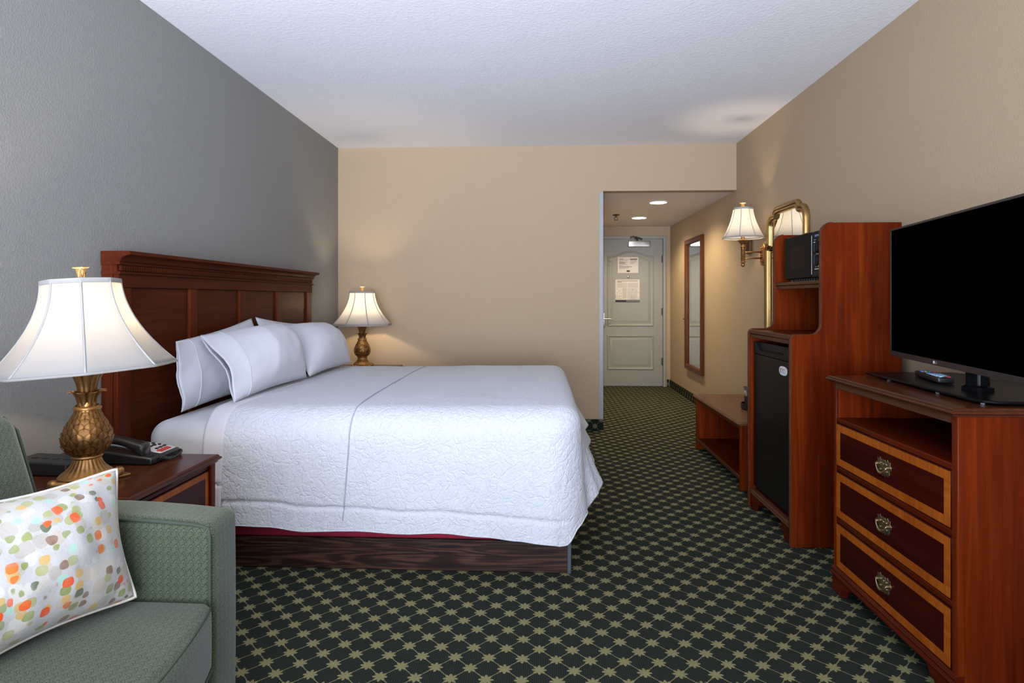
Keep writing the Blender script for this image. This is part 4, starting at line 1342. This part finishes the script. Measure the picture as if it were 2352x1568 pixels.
# ================================================================== DRESSER
DXF, DY0, DY1, DH = 1.275, 1.893, 2.667, .925
XB = XR - .018
t = thing('dresser', 'three drawer mahogany dresser with inlaid bands under the television', 'dresser', ((DXF + XB) / 2, (DY0 + DY1) / 2, 0))
moulded_top('top', 'mahog_top', t, DXF - .025, XB, DY0 - .012, DY1 + .022, .899, DH, (1, 0, 1, 1))
Box('side_panel', 'mahog_z', t, DXF + .012, XB, DY0 + .004, DY0 + .024, .03, .899, .002)
Box('side_panel', 'mahog_z', t, DXF + .012, XB, DY1 - .024, DY1 - .004, .03, .899, .002)
Box('front_post', 'mahog_z', t, DXF, DXF + .022, DY0, DY0 + .028, .002, .899, .003)
Box('front_post', 'mahog_z', t, DXF, DXF + .022, DY1 - .020, DY1, .002, .899, .003)
Box('apron', 'edge_brown', t, DXF + .003, DXF + .022, DY0 + .028, DY1 - .020, .872, .899, .002)
Box('back_panel', 'mahog_y', t, XB - .014, XB - .002, DY0 + .024, DY1 - .024, .05, .899, .001)
Box('shelf', 'mahog_y', t, DXF + .001, XB - .014, DY0 + .028, DY1 - .022, .728, .748, .003)
for z in (.520, .300): Box('rail', 'mahog_y', t, DXF + .002, DXF + .022, DY0 + .028, DY1 - .020, z, z + .022, .004)
for (a, b) in ((.544, .726), (.324, .518), (.108, .298)): drawer(t, DXF + .014, DY0 + .030, DY1 - .022, a, b, .034, -1, .022, .100)
Box('bottom_board', 'mahog_y', t, DXF + .022, XB - .014, DY0 + .024, DY1 - .024, .085, .10, .001)
bm_ = [(DXF + .02, .070), (DXF - .010, .070), (DXF - .013, .078), (DXF - .006, .088), (DXF - .010, .096), (DXF + .0, .106), (DXF + .02, .106)]
MB().prism(bm_, fy, DY0 - .001, DY1 + .004).build('base_moulding', 'mahog_y', t, smooth=30)
fX = lambda p, q, h: (h, p, q)
MB().prism([(DY0, .002), (DY0 + .09, .002), (DY0 + .10, .03), (DY0 + .125, .042), (DY0 + .14, .07), (DY0, .07)], fX, DXF - .006, DXF + .014).build('bracket_foot', 'mahog_y', t, bevel=.002)
MB().prism([(DY1, .07), (DY1 - .14, .07), (DY1 - .125, .042), (DY1 - .10, .03), (DY1 - .09, .002), (DY1, .002)], fX, DXF - .006, DXF + .014).build('bracket_foot', 'mahog_y', t, bevel=.002)
for y in (DY0 + .005, DY1 - .027): Box('rear_foot', 'mahog_z', t, XB - .07, XB - .01, y, y + .022, .002, .03, .001)

# ================================================================== TELEVISION (local: x along the screen to the far end, y = away from viewer side)
TVX, TVY = 1.562, 2.748
tv = thing('television', 'large flat black television on a wide glossy black stand plate', 'television', (1.53, 2.28, DH))
a_ = math.radians(9.2)
ux = V((math.sin(a_), math.cos(a_), 0)); uo = V((-math.cos(a_), math.sin(a_), 0))   # along, out of the screen
fe = V((TVX, TVY, 0)); W, Z0, Z1 = .965, 1.007, 1.566
def ftv(a, b, h):                 # a from far end (0) to near end (W)
    p = fe - ux * a + uo * h
    return (p.x, p.y, b)
def rect(a0, a1, b0, b1): return [(a0, b0), (a1, b0), (a1, b1), (a0, b1)]
MB().prism(rect(0.001, W - .001, Z0 + .001, Z1 - .001), ftv, -.030, -.004).build('housing', 'bezel', tv, bevel=.003)
MB().prism(rect(.12, W - .12, Z0 + .03, Z1 - .22), ftv, -.062, -.030).build('rear_cover', 'black_matte', tv, bevel=.012)
bz = MB()
for (a0, a1, b0, b1) in ((0, W, Z0, Z0 + .022), (0, W, Z1 - .009, Z1), (0, .009, Z0 + .022, Z1 - .009), (W - .009, W, Z0 + .022, Z1 - .009)):
    bz.prism(rect(a0, a1, b0, b1), ftv, -.004, .003)
bz.build('bezel', 'bezel', tv, bevel=.0012)
MB().prism(rect(.009, W - .009, Z0 + .022, Z1 - .009), ftv, -.003, .0005).build('screen', 'screen', tv)
lg = .405
MB().prism([(lg + .006 * math.cos(-2 * PI * i / 20), Z0 + .011 + .006 * math.sin(-2 * PI * i / 20)) for i in range(20)], ftv, .003, .0034).build('logo_disc', 'white_print', tv)
text_mesh('logo', 'LG', .0135, 'white_print', lambda a, b, h: ftv(lg + .017 + a, Z0 + .011 + b, .0036), tv)
# neck and stand plate
nk = MB().lathe([(.046, DH + .016), (.046, DH + .030), (.034, DH + .036), (.034, DH + .098)], (1.515, 2.15, 0), 32)
nk.box(1.50, 1.56, 2.09, 2.21, DH + .085, DH + .16)
nk.build('neck', 'black_gloss', tv, smooth=40)
pl_ = [(1.412, 2.672), (1.395, 2.36), (1.372, 1.985), (1.385, 1.945), (1.415, 1.925), (1.74, 1.912), (1.785, 1.94), (1.805, 2.62), (1.78, 2.675)]
MB().prism(pl_, lambda a, b, h: (a, b, h), DH + .007, DH + .016).build('stand_plate', 'plate', tv, bevel=.003)
for (x, y) in ((1.425, 2.52), (1.40, 2.18), (1.40, 1.965), (1.76, 2.60), (1.76, 1.97)):
    MB().lathe([(.006, DH + .0005), (.007, DH + .007)], (x, y, 0), 14).build('rubber_foot', 'clear_foot', tv, smooth=40)

# remote control
t = thing('remote_control', 'black remote control with pale blue keys on the television stand plate', 'remote control', (1.565, 2.40, DH + .016))
ra = math.atan2(.06, .25)
def frem(a, b, h):               # a along (0 far .. .24 near), b across (+ toward wall)
    o_ = V((1.567, 2.535, DH + .0165))
    dx = V((-math.sin(ra), -math.cos(ra), 0)); dy = V((math.cos(ra), -math.sin(ra), 0))
    p = o_ + dx * a + dy * b
    return (p.x, p.y, p.z + h)
RL = .235
def rem_body(q):
    return frem(q[0], q[1], q[2])
MB().rbox((RL / 2, 0, .0125), (RL, .056, .022), .006, 3, 6, fn=rem_body).build('case', 'black_plastic', t, smooth=60)
def key(a, b, w, l, m, nm='key'):
    MB().rbox((a, b, .0245), (l, w, .004), .0015, 2, 2, fn=rem_body).build(nm, m, t, smooth=60)
key(RL - .016, .014, .012, .014, 'red_btn', 'power_key')
key(RL - .016, -.014, .010, .012, 'blue_btn')
for i in range(4):
    for j in range(3): key(RL - .038 - i * .019, -.016 + j * .016, .012, .012, 'blue_btn')
for j in range(3): key(RL - .118, -.016 + j * .016, .013, .016, 'mid_blue_btn')
for (i, j) in ((0, -1), (0, 1), (1, 0)): key(RL - .140 - i * .012, j * .015, .010, .006, 'dk_blue_btn')
for j, m in enumerate(('mid_blue_btn', 'yel_btn', 'grn_btn', 'red_btn')): key(RL - .182, -.018 + j * .012, .009, .009, m)
for i in range(2):
    for j in range(3): key(RL - .200 - i * .012, -.014 + j * .014, .010, .007, 'dk_blue_btn')

# ================================================================== MICROWAVE CABINET, FRIDGE, MICROWAVE
CY0, CY1 = 3.097, 3.722
CXB = 1.815
def side_outline():
    pts = [(CXB, .002), (CXB, 1.642)]
    x0, zt, r = 1.420, 1.642, .055
    for i in range(9):
        a = PI / 2 + PI / 2 * i / 8
        pts.append((x0 + r + r * math.cos(a), zt - r + r * math.sin(a)))
    zb, r2 = 1.075, .055
    for i in range(9):
        a = -PI / 2 * i / 8
        pts.append((x0 - r2 + r2 * math.cos(a), zb + r2 + r2 * math.sin(a)))
    r3 = .025; xf = 1.270
    for i in range(7):
        a = PI / 2 + PI / 2 * i / 6
        pts.append((xf + r3 + r3 * math.cos(a), zb - r3 + r3 * math.sin(a)))
    pts.append((xf, .002))
    return pts
so_ = side_outline()
t = thing('microwave_cabinet', 'tall stepped mahogany cabinet holding the microwave and mini fridge', 'cabinet', ((1.27 + CXB) / 2, (CY0 + CY1) / 2, 0))
for (a, b) in ((CY0, CY0 + .022), (CY1 - .022, CY1)):
    sd = MB().prism(so_, fy, a, b).build('side_panel', 'mahog_z', t, bevel=.0015)
    ey = MB(); path = so_[1:]          # brown edging along the front edge
    ml = [(x, z) for x, z in path]
    lo = [];
    for i, (x, z) in enumerate(ml):
        p0 = ml[max(0, i - 1)]; p1 = ml[min(len(ml) - 1, i + 1)]
        tx, tz = p1[0] - p0[0], p1[1] - p0[1]; l_ = math.hypot(tx, tz) or 1
        nx, nz = tz / l_ * -1, tx / l_
        nx, nz = -nx * -1, nz
        # outward = left of travel direction (outline runs back-top -> front-bottom)
        ox, oz = (tz / l_), (-tx / l_)
        lo.append([(x + ox * .0002, a - .0012, z + oz * .0002), (x + ox * .0035, a + .002, z + oz * .0035), (x + ox * .0035, b - .002, z + oz * .0035), (x + ox * .0002, b + .0012, z + oz * .0002)])
    ey.grid(lo[1:]); ey.build('edge_strip', 'edge_brown', sd, smooth=60)
iy0, iy1 = CY0 + .024, CY1 - .024
Box('back_panel', 'mahog_z', t, CXB - .012, CXB - .002, iy0, iy1, .06, 1.64, .001)
Box('deck', 'mahog_y', t, 1.285, CXB - .012, iy0, iy1, 1.046, 1.070, .003)
Box('deck_edge', 'edge_brown', t, 1.268, 1.285, iy0, iy1, 1.048, 1.074, .005)
Box('deck_apron', 'edge_brown', t, 1.277, 1.290, iy0, iy1, 1.024, 1.047, .003)
Box('microwave_shelf', 'mahog_y', t, 1.440, CXB - .012, iy0, iy1, 1.332, 1.352, .002)
Box('shelf_edge', 'edge_brown', t, 1.424, 1.440, iy0, iy1, 1.334, 1.354, .004)
Box('shelf_apron', 'edge_brown', t, 1.432, 1.446, iy0, iy1, 1.314, 1.333, .002)
Box('bottom_board', 'mahog_y', t, 1.300, CXB - .012, iy0, iy1, .100, .116, .001)
br_ = [(1.30, .088), (1.272, .088), (1.268, .094), (1.273, .100), (1.270, .107), (1.277, .116), (1.30, .116)]
MB().prism(br_, fy, iy0, iy1).build('base_rail', 'edge_brown', t, smooth=30)
MB().prism([(iy0, .002), (iy0 + .075, .002), (iy0 + .085, .03), (iy0 + .11, .05), (iy0 + .125, .088), (iy0, .088)], fX, 1.276, 1.294).build('bracket_foot', 'mahog_y', t, bevel=.002)
MB().prism([(iy1, .088), (iy1 - .125, .088), (iy1 - .11, .05), (iy1 - .085, .03), (iy1 - .075, .002), (iy1, .002)], fX, 1.276, 1.294).build('bracket_foot', 'mahog_y', t, bevel=.002)
# fridge
fy0, fy1 = 3.132, 3.688
FXF = 1.292
t = thing('mini_fridge', 'black mini fridge built into the lower half of the tall cabinet', 'fridge', (1.55, (fy0 + fy1) / 2, .117))
Box('body', 'black_matte', t, FXF + .045, 1.79, fy0 + .006, fy1 - .006, .1175, .985, .004)
Box('door', 'fridge', t, FXF, FXF + .040, fy0, fy1, .135, .928, .006, seg=3)
# handle strip with a scooped grip
sc_o = [(fy0, .930), (fy1, .930), (fy1, 1.000), (fy1 - .03, 1.002), (fy1 - .075, .960), (fy1 - .12, .953), (fy0 + .16, .953), (fy0 + .11, .962), (fy0 + .095, .992), (fy0 + .02, 1.0), (fy0, .998)]
MB().prism(sc_o, fX, FXF, FXF + .018).build('handle_strip', 'charcoal', t, bevel=.002)
MB().box(FXF + .018, FXF + .040, fy0, fy1, .930, 1.000).build('handle_back', 'black_matte', t, bevel=.002)
MB().prism([(fy0 + .13, .953), (fy1 - .17, .953), (fy1 - .19, .962), (fy0 + .15, .962)], fX, FXF + .004, FXF + .016).build('grip', 'black_gloss', t, bevel=.001)
bc = (3.245, .875)
def superell(a, b, w, h, n=28): return [(a + w * math.copysign(abs(math.cos(2 * PI * i / n)) ** .7, math.cos(2 * PI * i / n)), b + h * math.copysign(abs(math.sin(2 * PI * i / n)) ** .8, math.sin(2 * PI * i / n))) for i in range(n)]
bg_ = MB().prism(superell(bc[0], bc[1], .052, .024), fX, FXF - .003, FXF - .0003).build('badge', 'white_print', t, bevel=.001, label='white oval badge')
text_mesh('badge_red_lettering', 'MICRO', .017, 'red_print', lambda a, b, h: (FXF - .0036, bc[0] + .002 - a, bc[1] + .007 + b), bg_)
text_mesh('badge_blue_lettering', 'FRIDGE', .014, 'blue_print', lambda a, b, h: (FXF - .0036, bc[0] + .002 - a, bc[1] - .008 + b), bg_)
MB().box(FXF - .0036, FXF - .003, bc[0] + .032, bc[0] + .038, bc[1] - .014, bc[1] + .013).build('badge_mark', 'ink', bg_)
# microwave
my0, my1, mz0, mz1, MXF = 3.128, 3.606, 1.366, 1.612, 1.442
t = thing('microwave_oven', 'black countertop microwave with two dials on the cabinet shelf', 'microwave', (1.60, (my0 + my1) / 2, 1.352))
Box('case', 'black_matte', t, MXF + .030, 1.785, my0, my1, mz0, mz1, .005)
dsp = my0 + .128
Box('door', 'black_gloss', t, MXF, MXF + .028, dsp + .001, my1, mz0 + .004, mz1 - .001, .004, seg=3)
Box('window', 'mw_mesh', t, MXF - .0012, MXF + .001, dsp + .075, my1 - .085, mz0 + .055, mz1 - .062, 0)
Box('control_panel', 'charcoal', t, MXF, MXF + .028, my0, dsp - .002, mz0 + .004, mz1 - .001, .004, seg=3)
Box('trim_line', 'silver', t, MXF - .0008, MXF + .006, dsp - .0016, dsp + .0006, mz0 + .02, mz1 - .02, 0)
pc = (my0 + dsp) / 2
def fmw(a, b, h): return (MXF - h, pc - a, b)
for zc in (mz0 + .158, mz0 + .092):
    kn = MB().prism([(.026 * math.cos(2 * PI * i / 28), zc + .026 * math.sin(2 * PI * i / 28)) for i in range(28)], fmw, .0002, .012)
    kn.prism([(-.006, zc - .024), (.006, zc - .024), (.006, zc + .024), (-.006, zc + .024)], fmw, .012, .020)
    kn.build('dial', 'black_matte', t, bevel=.0015)
tk = MB()
for i in range(11):
    a = math.radians(-60 + i * 27); r = .034
    tk.prism(rect(r * math.cos(a) - .002, r * math.cos(a) + .002, mz0 + .092 + r * math.sin(a) - .003, mz0 + .092 + r * math.sin(a) + .003), fmw, .0002, .0005)
for (a0, a1, b) in ((-.040, -.020, mz0 + .188), (.018, .036, mz0 + .196), (-.028, .022, mz0 + .047), (-.016, -.010, mz0 + .058), (.008, .014, mz0 + .059)):
    tk.prism(rect(a0, a1, b - .002, b + .002), fmw, .0002, .0005)
tk.build('dial_marking', 'white_print', t, kind='stuff')
lgm = MB()
for (a0, a1, b, h_) in ((-.026, .010, mz0 + .224, .004), (-.026, .010, mz0 + .218, .003), (.013, .028, mz0 + .222, .008), (-.036, -.012, mz0 + .200, .003)):
    lgm.prism(rect(a0, a1, b - h_ / 2, b + h_ / 2), fmw, .0002, .0005)
lgm.build('maker_mark', 'blue_print', t, kind='stuff')
Box('door_button', 'black_matte', t, MXF - .003, MXF + .001, my0 + .02, dsp - .03, mz0 + .014, mz0 + .036, .001)
gv = MB()
for i in range(13): gv.box(MXF + .006, MXF + .02, my0 + .015 + i * .030, my0 + .022 + i * .030, 1.3535, mz0 + .001)
gv.box(MXF + .021, 1.76, my0 + .02, my1 - .04, 1.3535, mz0 + .001)
gv.build('vent_grille', 'black_plastic', t)

# ================================================================== LUGGAGE BENCH AND TRAY
BY_0, BY_1, BXF, BZ = 3.985, 5.112, 1.312, .456
XBB = XR - .016
t = thing('luggage_bench', 'low mahogany luggage bench with an open shelf along the right wall', 'bench', ((BXF + XBB) / 2, (BY_0 + BY_1) / 2, 0))
moulded_top('top', 'bench_top', t, BXF - .024, XBB, BY_0 - .014, BY_1 + .014, .430, BZ, (1, 0, 1, 1))
Box('end_panel', 'mahog_z', t, BXF, XBB, BY_0, BY_0 + .030, .002, .430, .003)
Box('end_panel', 'mahog_z', t, BXF, XBB, BY_1 - .030, BY_1, .002, .430, .003)
Box('apron', 'mahog_y', t, BXF + .004, BXF + .022, BY_0 + .030, BY_1 - .030, .398, .430, .002)
Box('back_panel', 'mahog_y', t, XBB - .014, XBB - .002, BY_0 + .030, BY_1 - .030, .09, .430, .001)
Box('shelf', 'mahog_y', t, BXF + .008, XBB - .014, BY_0 + .030, BY_1 - .030, .075, .092, .002)
Box('shelf_edge', 'edge_brown', t, BXF - .002, BXF + .008, BY_0 + .030, BY_1 - .030, .070, .096, .003)
tx, ty, tz = 1.585, 4.43, BZ + .001
t = thing('serving_tray', 'round black tray on the luggage bench beside the tall cabinet', 'tray', (tx, ty, tz))
MB().lathe([(.0, .0), (.112, .0), (.119, .006), (.121, .042), (.116, .042), (.114, .010), (.0, .008)], (tx, ty, tz), 40, cap=False).build('dish', 'black_plastic', t, smooth=40)
t = thing('sachet_holder', 'small dark metal cup standing in the black tray', 'cup', (1.525, 4.425, tz + .008))
MB().lathe([(.0, .0), (.034, .0), (.036, .004), (.043, .085), (.040, .085), (.033, .006), (.0, .006)], (1.525, 4.425, tz + .009), 30, cap=False).build('cup', 'dark_steel', t, smooth=40)
MB().tube([(1.525 + .044 * math.cos(2 * PI * i / 28), 4.425 + .044 * math.sin(2 * PI * i / 28), tz + .095) for i in range(28)], .0035, 6, closed=True).build('rim', 'black_plastic', t, smooth=180)
for i, (dx, dy, an, lb) in enumerate(((-.012, -.010, -.18, 'silver foil sachet leaning out of the cup'), (.010, .006, .06, 'silver foil sachet standing upright in the middle of the cup'), (.004, -.014, .22, 'silver foil sachet at the right of the cup'))):
    o = thing('foil_sachet', lb, 'sachet', (1.525 + dx, 4.425 + dy, tz + .018), 'foil sachets in the dark cup')
    rws = []
    for j in range(9):
        k = j / 8
        w_ = .015 * (1 - .25 * math.sin(PI * k)) ; th_ = .006 * math.sin(PI * k) + .0006
        x_ = math.sin(an) * .150 * k
        rws.append([(x_ - w_, 0, .150 * k), (x_, -th_, .150 * k), (x_ + w_, 0, .150 * k), (x_, th_, .150 * k)])
    mb = MB(); mb.grid(rws, close_u=True); mb.f.append((3, 2, 1, 0)); mb.f.append((32, 33, 34, 35))
    me = mb.mesh('packet', smooth=30); link('packet', me, 'foil', o)

# ================================================================== MIRRORS AND SCONCE ON THE RIGHT WALL
def fwall(a, b, h): return (XR - .002 - h, a, b)
def ccw(p):
    A = sum(p[i - 1][0] * p[i][1] - p[i][0] * p[i - 1][1] for i in range(len(p)))
    return p if A > 0 else list(reversed(p))
# gilt mirror with stepped ogee head
mc = 4.585
hb = [(.402, .62), (.402, 1.655)]
for i in range(1, 7):
    a = i / 6; hb.append((.402 - .030 * (a * a * (3 - 2 * a)), 1.655 + .05 * a))
hb += [(.358, 1.712), (.358, 1.825)]
for i in range(1, 9):
    a = PI / 2 * i / 8; hb.append((.358 - .105 * (1 - math.cos(a)), 1.825 + .105 * math.sin(a)))
hb += [(.235, 1.930), (.225, 1.948)]
for i in range(1, 4):
    a = i / 3; hb.append((.225 - .03 * a, 1.948 + .022 * a))
hb += [(.18, 1.972)]
ol = ccw([(mc - x, z) for x, z in hb] + [(mc + x, z) for x, z in reversed(hb)])
t = thing('wall_mirror', 'tall gilt framed wall mirror with a stepped arched top behind the cabinet', 'mirror', (XR - .002, mc, .62))
mb = MB(); ring(mb, ol, [(0, .0), (0, .024), (.006, .034), (.016, .036), (.023, .030), (.027, .022), (.030, .024), (.036, .033), (.044, .033), (.050, .024), (.053, .014), (.060, .012), (.060, .0)], fwall)
mb.build('frame', 'gold_frame', t, smooth=40)
MB().prism(offset_poly(ol, .056), fwall, .004, .009).build('glass', 'mirror', t)
# walnut framed hall mirror
t = thing('hall_mirror', 'narrow wood framed dressing mirror on the hall wall', 'mirror', (XR - .002, 7.28, .40))
y0_, y1_, z0_, z1_ = 6.885, 7.675, .385, 1.985
o4 = [(y0_, z0_), (y1_, z0_), (y1_, z1_), (y0_, z1_)]
mb = MB(); ring(mb, o4, [(0, 0), (0, .030), (.006, .036), (.05, .036), (.056, .030), (.062, .014), (.062, 0)], fwall)
mb.build('frame', 'walnut_frame', t, smooth=30)
MB().prism(offset_poly(o4, .058), fwall, .004, .010).build('glass', 'mirror', t)
MB().lathe([(.0, 0), (.006, 0), (.007, .012), (.012, .02), (.009, .03), (0, .032)], (0, 0, 0), 16, cap=False).build('knob', 'bronze', t, smooth=60)
kb = [o for o in t.children if o.name.startswith('knob')][0]
kb.data.transform(Matrix.Translation(V((XR - .03, 7.700, 1.0)) - wloc(t)) @ Matrix.Rotation(-PI / 2, 4, 'X') @ Matrix.Translation(wloc(t)))
# small brown wall plate behind the sconce
t = thing('wall_plate', 'small dark brown wooden wall plate behind the sconce', 'wall plate', (XR - .002, 5.40, 1.66))
MB().prism([(5.345, 1.655), (5.465, 1.655), (5.465, 1.80), (5.345, 1.80)], fwall, 0, .022).build('block', 'cord_brown', t, bevel=.004)
MB().prism([(5.375, 1.68), (5.435, 1.68), (5.435, 1.775), (5.375, 1.775)], fwall, .0222, .026).build('cover', 'walnut_frame', t, bevel=.001)

# sconce
sx, sy = 1.662, 4.99
t = thing('wall_sconce', 'bronze swing arm wall sconce with a lit white bell shade', 'wall lamp', (XR - .002, 5.035, 1.62))
oc = [(-.048, -.062), (-.030, -.088), (.030, -.088), (.048, -.062), (.048, .062), (.030, .088), (-.030, .088), (-.048, .062)]
MB().prism([(5.035 + a, 1.618 + b) for a, b in oc], fwall, 0, .030).build('backplate', 'bronze', t, bevel=.005)
orn = MB().prism([(5.035 + a * .68, 1.618 + b * .82) for a, b in oc], fwall, .030, .036)
for i in range(7):
    for j in (-1, 1):
        orn.prism([(5.035 + j * .012 + .009 * math.cos(2 * PI * q / 8), 1.565 + i * .018 + .008 * math.sin(2 * PI * q / 8)) for q in range(8)], fwall, .036, .041)
orn.build('ornament', 'bronze', t, bevel=.001)
MB().tube([(XR - .035, 5.03, 1.641), (sx, sy, 1.637)], .0065, 10).build('arm', 'bronze', t, smooth=180)
MB().tube([(XR - .035, 5.03, 1.590), (sx, sy, 1.586)], .0065, 10).build('arm', 'bronze', t, smooth=180)
zz = 1.62
MB().lathe([(.0, -.104), (.008, -.104), (.014, -.094), (.016, -.084), (.010, -.072), (.019, -.070), (.021, -.062), (.017, -.058), (.016, .055), (.021, .058), (.022, .064), (.017, .070), (.018, .082), (.030, .096), (.040, .108), (.042, .114), (.034, .118), (.016, .120), (.015, .160), (.0, .160)], (sx, sy, zz), 32, cap=False).build('candle_stem', 'bronze', t, smooth=45)
def shL(mb, name, mat, par, **kw):
    mb.v = [(v[0] + sx, v[1] + sy, v[2]) for v in mb.v]
    return mb.build(name, mat, par, **kw)
mb = MB(); rws = shade_mesh(mb, 1.752, 1.995, .163, .078, 8, .3, 1.6)
sh = shL(mb, 'lamp_shade', 'shade', t, smooth=180)
sd = sh.modifiers.new('thick', 'SOLIDIFY'); sd.thickness = .0012; sd.offset = 0
for i in range(8): shL(MB().tube([rws[j][i * 8] for j in range(len(rws))], .0024, 6), 'rib', 'shade_rib', sh, smooth=180)
shL(MB().tube(rws[0], .004, 8, closed=True), 'bottom_trim', 'shade', sh, smooth=180)
shL(MB().grid([[(p[0] * k, p[1] * k, p[2] + dz) for p in rws[-1]] for k, dz in ((1.02, -.012), (1.04, -.011), (1.04, .003), (1.0, .004))], close_u=True), 'top_trim', 'shade_rib', sh, smooth=60)
fb = shL(MB().lathe([(.004, 1.985), (.012, 1.992), (.006, 2.002), (.004, 2.012)], (0, 0, 0), 16), 'finial', 'gold_light', sh, smooth=50)
for i in range(6):
    put_on('finial_petal', ME_FIN, fb, 2 * PI * i / 6, 0, 0)
    o = [c for c in fb.children][-1]
    o.matrix_local = Matrix.Translation(V((sx, sy, 1.998)) - wloc(fb)) @ Matrix.Rotation(2 * PI * i / 6, 4, 'Z') @ Matrix.Translation((.003, 0, 0))
shL(MB().tube([(.075, 0, 1.985), (-.075, 0, 1.985)], .002, 6).tube([(0, 0, 1.78), (0, 0, 1.99)], .003, 6), 'harp', 'brass', sh)
shL(MB().lathe([(.010, 1.785), (.014, 1.80), (.022, 1.825), (.024, 1.845), (.018, 1.865), (.002, 1.876)], (0, 0, 0), 20), 'bulb', 'bulb', sh, smooth=60)
bulb_in(sh, 0, 8.5, .025)
bl_ = [c for c in sh.children if c.type == 'LIGHT'][0]
bl_.location = V((sx, sy, 1.87)) - wloc(sh)
MB().prism([(5.008, .35), (5.034, .35), (5.034, 1.53), (5.008, 1.53)], fwall, 0, .016).build('cord_cover', 'cord_brown', t, bevel=.003)
